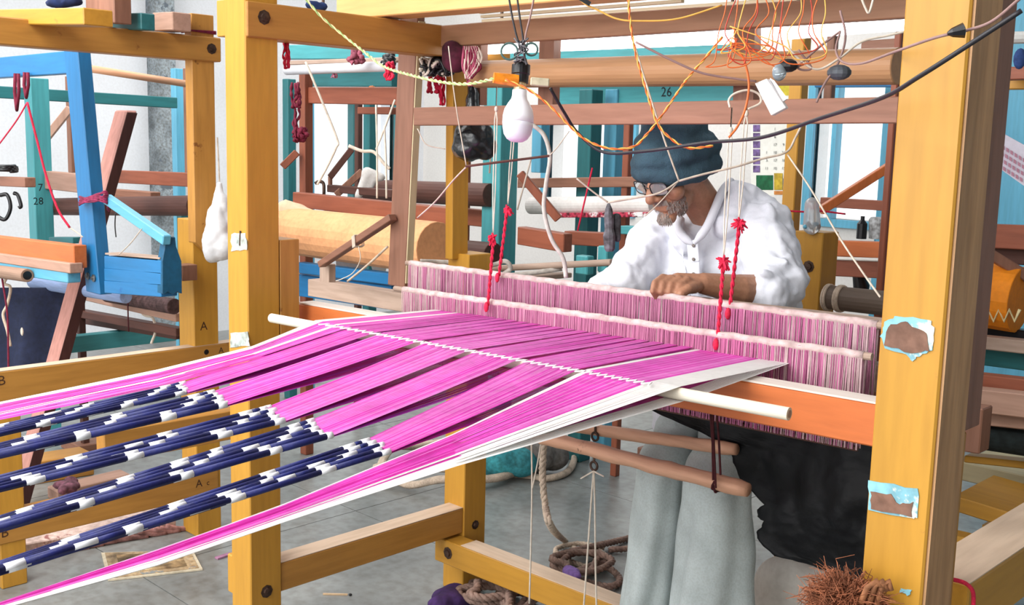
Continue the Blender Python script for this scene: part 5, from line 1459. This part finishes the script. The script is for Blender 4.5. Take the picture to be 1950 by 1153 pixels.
for i in range(6): bc.ell(U(602 + rnd.uniform(-16, 16), 14 + rnd.uniform(-8, 8), X=-2.52), (0.016, 0.016, 0.012), None, 7)
single('blue_knot', bc, mat('blue_rag_cotton', (44, 70, 126), 0.9, 0.3, 20), 'small blue rag knot on the left top rail', 'rag', remesh=0.006, sm_it=1)

# --- teal loom behind the middle
TL = thing('handloom_frame', 'teal and brown loom standing behind the heddles left of the weaver', 'loom', U(1000, 520, D=4.6))
VPo(TL, 'post', 956, 160, 520, 68, 4.6, teal('z'), True)
VPo(TL, 'post', 1128, 170, 520, 46, 4.9, dteal('z'), True)
VPo(TL, 'post', 1176, 170, 520, 42, 5.0, sky('z'), True)
VPo(TL, 'post', 1032, 200, 330, 34, 5.2, sky('z'))
VPo(TL, 'brown_post', 1200, 200, 440, 20, 4.7, redwood('z'), True)
FREE(TL, 'diagonal_brace', (990, 330), (1064, 418), 16, 4.3, redwood('z'))
XB(TL, 'brown_block', (985, 432), (1074, 446), 34, 4.25, redwood('x'))
XB(TL, 'breast_rail', (1074, 440), (1152, 444), 26, 4.4, redwood('x'))
XB(TL, 'teal_board', (1180, 430), (1260, 434), 16, 4.5, teal('x'))
XB(TL, 'back_rail', (985, 340), (1240, 336), 18, 5.2, brown('x'))
ROLL(TL, 'cloth_roll', (1010, 392), (1245, 390), 16, 5.0, mat('white_cloth_roll', (232, 226, 222), 0.8, 0.08))
XB(TL, 'patterned_strip', (1050, 406), (1245, 404), 9, 4.85, mat('red_checked_cloth', (190, 60, 84), 0.85, 0.6, 60, None, 0, (235, 225, 225), 0.14))
for k, (px, py, w, h) in enumerate(((1096, 498, 30, 36), (1138, 480, 24, 50), (1165, 505, 30, 26))):
    A = U(px, py - 12, D=4.0)
    part(TL, 'teal_bracket', MB().skew(A, A - DZ * (h * 4.0 / FPX), DX * (w * 4 / FPX), DY * 0.04), teal('z'), bevel=0.004)
ROLL(TL, 'cloth_beam', (938, 512), (1165, 500), 6, 3.7, greywood('x'))
YB(TL, 'side_rail', (940, 532), (1090, 520), 10, 3.9, greywood('y'))
wire('grey_rope', 'grey rope knotted around the teal post beside the crimson cord', 'rope', PP([(800, 498, 3.6), (850, 500, 3.6), (930, 506, 3.55), (962, 498, 3.5), (972, 512, 3.5), (960, 524, 3.5), (1000, 522, 3.5), (1070, 512, 3.5)]), 0.008, mat('grey_rope', (186, 178, 170), 0.85, 0.2, 40))
for k, (x0, y0, x1, y1) in enumerate(((938, 250, 932, 330), (1012, 300, 985, 400), (1128, 320, 1100, 440))):
    wire('long_string', ('thin white string by the first teal post', 'pale string slanting behind the white rope', 'crimson thin string before the dark teal post')[k], 'string', PP([(x0, y0), (x1, y1)], D=3.6), 0.003, (M_STRING, M_STRING, M_RED)[k])

# --- loom behind on the right
RL = thing('handloom_frame', 'loom with slim yellow post and brown rails behind the weaver on the right', 'loom', U(1545, 590, D=3.35))
VPo(RL, 'slim_post', 1534, 40, 470, 38, 3.5, yellow('z'))
bp = U(1568, 444, D=3.3)
part(RL, 'post', MB().box(bp.x - 0.10, bp.x, bp.y, bp.y + 0.10, 0, bp.z), yellow('z'), bevel=0.003)
bolt(RL, U(1540, 508, Y=bp.y), -DY, 0.012)
ROLL(RL, 'cloth_beam', (1572, 566), (1740, 584), 23, 3.3, mat('dark_umber_roll', (104, 88, 76), 0.6, 0.2, 6, 'x'))
rw = MB()
for k, xx in enumerate((1576, 1580, 1598, 1601, 1604)):
    c = U(xx, 566 + (xx - 1572) * 0.107, Y=U(1572, 566, D=3.3).y)
    rw.tube([c + V((0, math.cos(a) * 0.038, math.sin(a) * 0.038)) for a in [2 * math.pi * j / 18 for j in range(19)]], 0.0045, 6, False)
part(RL, 'rope_winding', rw, M_ROPE, smooth=True)
XB(RL, 'upper_rail', (1576, 458), (1740, 464), 30, 3.9, orange('x'))
XB(RL, 'lower_rail', (1576, 492), (1740, 498), 34, 3.8, redwood('x'))
XB(RL, 'rail_cap', (1576, 490), (1740, 496), 5, 3.79, M_WHITE)
FREE(RL, 'diagonal_brace', (1562, 402), (1702, 312), 16, 4.6, orange('z'))
XB(RL, 'sill_rail', (1562, 376), (1700, 384), 18, 5.2, redwood('x'))
VPo(RL, 'red_post', 1716, 60, 600, 18, 3.2, redwood('z'), True)
VPo(RL, 'post', 1790, 300, 600, 60, 3.6, redwood('z'), True)
VPo(RL, 'blue_post', 1706, 130, 420, 26, 5.5, sky('z'), True)
XB(RL, 'blue_rail', (1552, 142), (1706, 140), 24, 5.5, blue('x'))
VPo(RL, 'rough_post', 1632, -560, 186, 24, 4.2, brown('z'))
XB(RL, 'beam_end', (1640, 78), (1720, 72), 44, 4.0, brown('x'))
XB(RL, 'dark_board', (1604, 560), (1680, 566), 14, 4.4, dteal('x'))
wire('pink_string', 'pink and white twisted string stretched from the slim yellow post to the window', 'string', PP([(1500, 402), (1540, 404), (1560, 402), (1610, 408)], D=3.4), 0.003, M_RED)
jar = thing('plastic_jar', 'clear plastic pouch of small bits standing on the yellow post', 'jar', U(1545, 442, D=3.32))
jm = MB().capsule(U(1546, 430, D=3.32), U(1546, 390, D=3.32), 0.028, 0.022, 14)
part(jar, 'pouch', jm, mat('clear_plastic', (226, 230, 234), 0.15, 0.05, 30, None, 0.4, trans=0.6), smooth=True)
for k in range(5): part(jar, 'bit', MB().ell(U(1534 + k * 6, 432 - (k % 2) * 5, D=3.31), (0.008, 0.008, 0.007), n=6), (sky('z'), M_IRON, M_STEEL)[k % 3])
single('dark_pouch', MB().capsule(U(1640, 545, D=3.9), U(1634, 520, D=3.9), 0.03, 0.02), M_BLACK, 'small dark cloth hanging over the umber roll', 'cloth', smooth=True)
single('woven_basket', MB().lathe(U(1672, 455, D=4.3), DZ, [(0.036, 0), (0.04, 0.05), (0.041, 0.075), (0.034, 0.085)], 14), mat('grey_weave', (170, 172, 174), 0.7, 0.3, 60), 'grey woven cup-shaped basket on the brown rail', 'basket')
single('dark_bottle', MB().lathe(U(1640, 455, D=4.3), DZ, [(0.02, 0), (0.02, 0.06), (0.008, 0.075), (0.008, 0.09)], 12), M_BLACK, 'small black bottle on the brown rail', 'bottle')

# calendar by the weaver
CA = thing('calendar', 'wall calendar with black dates and a purple side strip behind the weaver', 'calendar', U(1470, 372, D=4.4))
cD = 4.4
cy = U(1470, 300, D=cD).y
def cq(x0, y0, x1, y1, off=0.0): return [U(x0, y0, Y=cy - off), U(x1, y0, Y=cy - off), U(x1, y1, Y=cy - off), U(x0, y1, Y=cy - off)]
part(CA, 'page', MB().prism(cq(1430, 150, 1512, 372), DY * 0.004), mat('calendar_paper', (232, 232, 224), 0.8, 0.05))
part(CA, 'yellow_header', MB().prism(cq(1476, 138, 1510, 182, 0.002), DY * 0.001), mat('yellow_print', (224, 206, 70), 0.8, 0.15))
for k in range(6): part(CA, 'purple_strip', MB().prism(cq(1434, 238 + k * 15.5, 1447, 251 + k * 15.5, 0.002), DY * 0.001), mat('purple_strip', (120, 98, 150), 0.8, 0.3, 60))
days = [('', '1', ''), ('', '6', ''), ('', '17', '9'), ('1', '10', '21'), ('3', '17', '18'), ('11', '10', '15')]
for r_, row in enumerate(days):
    for c_, s in enumerate(row):
        if s: part(CA, 'date', textmb(s, 0.016, U(1460 + c_ * 16, 246 + r_ * 15, Y=cy - 0.003), DX, DZ, depth=0.001), M_BLACK)
part(CA, 'green_picture', MB().prism(cq(1440, 334, 1472, 362, 0.002), DY * 0.001), mat('green_print2', (30, 110, 70), 0.8, 0.3, 20))
part(CA, 'yellow_picture', MB().prism(cq(1474, 330, 1490, 362, 0.003), DY * 0.001), mat('yellow_print2', (210, 180, 60), 0.8, 0.3, 20))
part(CA, 'blue_picture', MB().prism(cq(1491, 340, 1508, 362, 0.003), DY * 0.001), mat('blue_print', (70, 120, 160), 0.8, 0.4, 30))
part(CA, 'orange_strip', MB().prism(cq(1474, 364, 1510, 371, 0.003), DY * 0.001), mat('orange_print2', (214, 140, 70), 0.8, 0.2))

# --- beyond the right post
FRR = thing('handloom_frame', 'pale wooden loom with zigzag orange cloth beyond the right post', 'loom', U(1900, 860, D=2.9))
XB(FRR, 'red_rail', (1790, 424.0), (2200, 438.9), 44, 3.6, redwood('x'))
XB(FRR, 'dark_rail', (1790, 468.0), (2200, 482.9), 30, 3.65, darkwood('x'))
FREE(FRR, 'brace', (1868, 474), (1960, 530), 20, 3.2, brown('z'))
ROLL(FRR, 'cloth_roll', (1862, 560), (1942, 572), 62, 3.3, mat('orange_roll_cloth', (238, 140, 20), 0.7, 0.12, 6), label='bright orange cloth with cream zigzag')
XB(FRR, 'dark_panel', (1790, 615.2), (2200, 654.0), 26, 3.4, M_BLACK)
XB(FRR, 'cream_rail', (1790, 633.1), (2200, 675.7), 24, 3.3, greywood('x'))
XB(FRR, 'teal_rail', (1790, 652.3), (2200, 700.2), 34, 3.4, dteal('x'))
XB(FRR, 'pink_rail', (1790, 705.9), (2200, 750.9), 30, 3.0, redwood('x'))
XB(FRR, 'pale_rail', (1790, 733.9), (2200, 778.9), 44, 2.9, pinkwood('x'))
XB(FRR, 'pale_rail', (1790, 778.3), (2200, 818.7), 24, 2.95, pinkwood('x'))
XB(FRR, 'block', (1838, 775), (1872, 780), 88, 2.5, brown('z'), d=0.06)
ROLL(FRR, 'dark_roll', (1790, 821.0), (2200, 878.8), 24, 3.0, mat('fuzzy_black_green', (24, 34, 34), 0.9, 0.4, 40, None, 0.5))
XB(FRR, 'yellow_rail', (1836, 868.0), (2200, 905.7), 14, 3.0, yellow('x'))
zc = U(1942, 572, Y=U(1862, 560, D=3.3).y)
zg = []
ctr = U(1862, 560, D=3.3)
for k in range(9):
    px = 1862 + k * 10
    zg.append(U(px, 612 if k % 2 else 590, Y=ctr.y - 0.092))
part(FRR, 'zigzag', MB().tube(zg, 0.005, 5), mat('cream_embroidery', (240, 222, 170), 0.8, 0.1), 'cream zigzag woven in the orange cloth')
for px, D in ((1800, 2.95), (1800, 3.55), (2170, 2.95), (2170, 3.6)):
    p = U(px, 420, D=D); part(FRR, 'post', MB().box(p.x - 0.06, p.x, p.y, p.y + 0.06, 0, 1.34), redwood('z'))
pr_ = thing('papers', 'printed paper sheet with rows of marks hanging at the right edge', 'paper', U(1925, 340, D=2.6))
part(pr_, 'sheet', MB().prism(PP([(1906, 252), (1975, 290), (1975, 372), (1896, 316)], D=2.6), DY * 0.003), mat('lilac_paper', (232, 226, 240), 0.8, 0.06))
for r_ in range(4):
    for k in range(6):
        x, y = 1908 + k * 8 - r_ * 2, 276 + r_ * 12 + k * 5
        part(pr_, 'mark', MB().prism(PP([(x, y), (x + 5, y + 3), (x + 5, y + 10), (x, y + 7)], D=2.595), DY * 0.001), mat('red_print', (196, 140, 160), 0.8, 0.1))
part(pr_, 'string', MB().tube(PP([(1912, 255), (1908, 240)], D=2.6), 0.003, 5), M_STRING)
OR_ = thing('overhead_rack', 'rail with wires and blue knots at the upper right corner', 'rack', U(1930, 150, D=3.5))
XB(OR_, 'brown_rail', (1905, 128.0), (2200, 116.8), 24, 3.4, redwood('x'))
XB(OR_, 'yellow_rail', (1905, 152.0), (2200, 146.4), 18, 3.5, yellow('x'))
part(OR_, 'white_tube', MB().cyl(U(1925, 72, D=3.2), U(2000, 70, D=3.2), 0.018, 10), M_WHITE)
part(OR_, 'blue_knot', MB().ell(U(1942, 112, D=3.1), (0.018, 0.014, 0.03), n=7), mat('blue_rag_cotton', (44, 70, 126), 0.9, 0.3, 20), smooth=True)
p = U(2180, 140, D=3.5); part(OR_, 'post', MB().box(p.x - 0.06, p.x, p.y, p.y + 0.06, 0, p.z + 0.1), redwood('z'))
# low timbers at the lower right
LT = thing('low_platform', 'pale yellow low platform of planks at the lower right', 'platform', U(1900, 1000, Z=0))
XB(LT, 'plank', (1815, 944.0), (2200, 1062.5), 30, 2.7, yellow('x'), d=0.26)
XB(LT, 'pale_plank', (1830, 880.0), (2200, 962.2), 36, 3.2, mat('pale_yellow_wood', (226, 212, 170), 0.6, 0.12, 5, 'x'), d=0.3)
XB(LT, 'yellow_board', (1796, 1016), (1900, 1040), 36, 2.6, yellow('x'), d=0.05)
for px in (1850, 1990):
    p = U(px, 985, D=2.75); part(LT, 'leg', MB().box(p.x, p.x + 0.06, p.y + 0.08, p.y + 0.14, 0, p.z - 0.04), yellow('z'))
# rubbish boards on the floor at the left
for k, (a, b, w, h, lab, m) in enumerate((((60, 925), (180, 905), 0.14, 0.10, 'yellow brown board lying on the floor behind the left loom', ochre('y')), ((150, 870), (300, 845), 0.2, 0.05, 'brown board lying farther back under the tied bundles', brown('y')), ((110, 960), (250, 925), 0.1, 0.05, 'pinkish stained timber on the floor by the leaning plank', pinkwood('y')))):
    single('floor_board', MB().skew(flo(*a, 0), flo(*b, 0), DX * -w, DZ * h), m, lab, 'board', bevel=0.004)
pc = MB(); rnd = random.Random(66)
for i in range(9): pc.ell(flo(128 + rnd.uniform(-14, 14), 925 + rnd.uniform(-10, 10), 0.09 + rnd.uniform(0, 0.03)), (0.035, 0.02, 0.02), Matrix.Rotation(rnd.uniform(0, 3), 3, 'Z'), 7)
single('yarn_wad', pc, mat('plum_wad', (112, 70, 84), 0.9, 0.4, 30, None, 0.5), 'plum yarn wad lying on the boards under the tied bundles', 'yarn', remesh=0.01, sm_it=1)
# teal cloth bundle behind the short post
pc = MB().ell(flo(948, 872, 0.09), (0.12, 0.1, 0.09)).ell(flo(990, 880, 0.08), (0.09, 0.08, 0.07))
single('cloth_bundle', pc, mat('teal_bundle', (60, 150, 160), 0.85, 0.35, 14, None, 0.4), 'teal cloth bundle on the floor behind the rope coil', 'bundle', remesh=0.016, sm_it=2)
pc = MB().ell(flo(1010, 862, 0.1), (0.13, 0.1, 0.1)).ell(flo(1050, 868, 0.08), (0.09, 0.08, 0.07))
single('cloth_bundle', pc, mat('grey_bundle', (128, 124, 120), 0.85, 0.35, 14, None, 0.4), 'grey cloth bundle on the floor left of the hanging strings', 'bundle', remesh=0.016, sm_it=2)
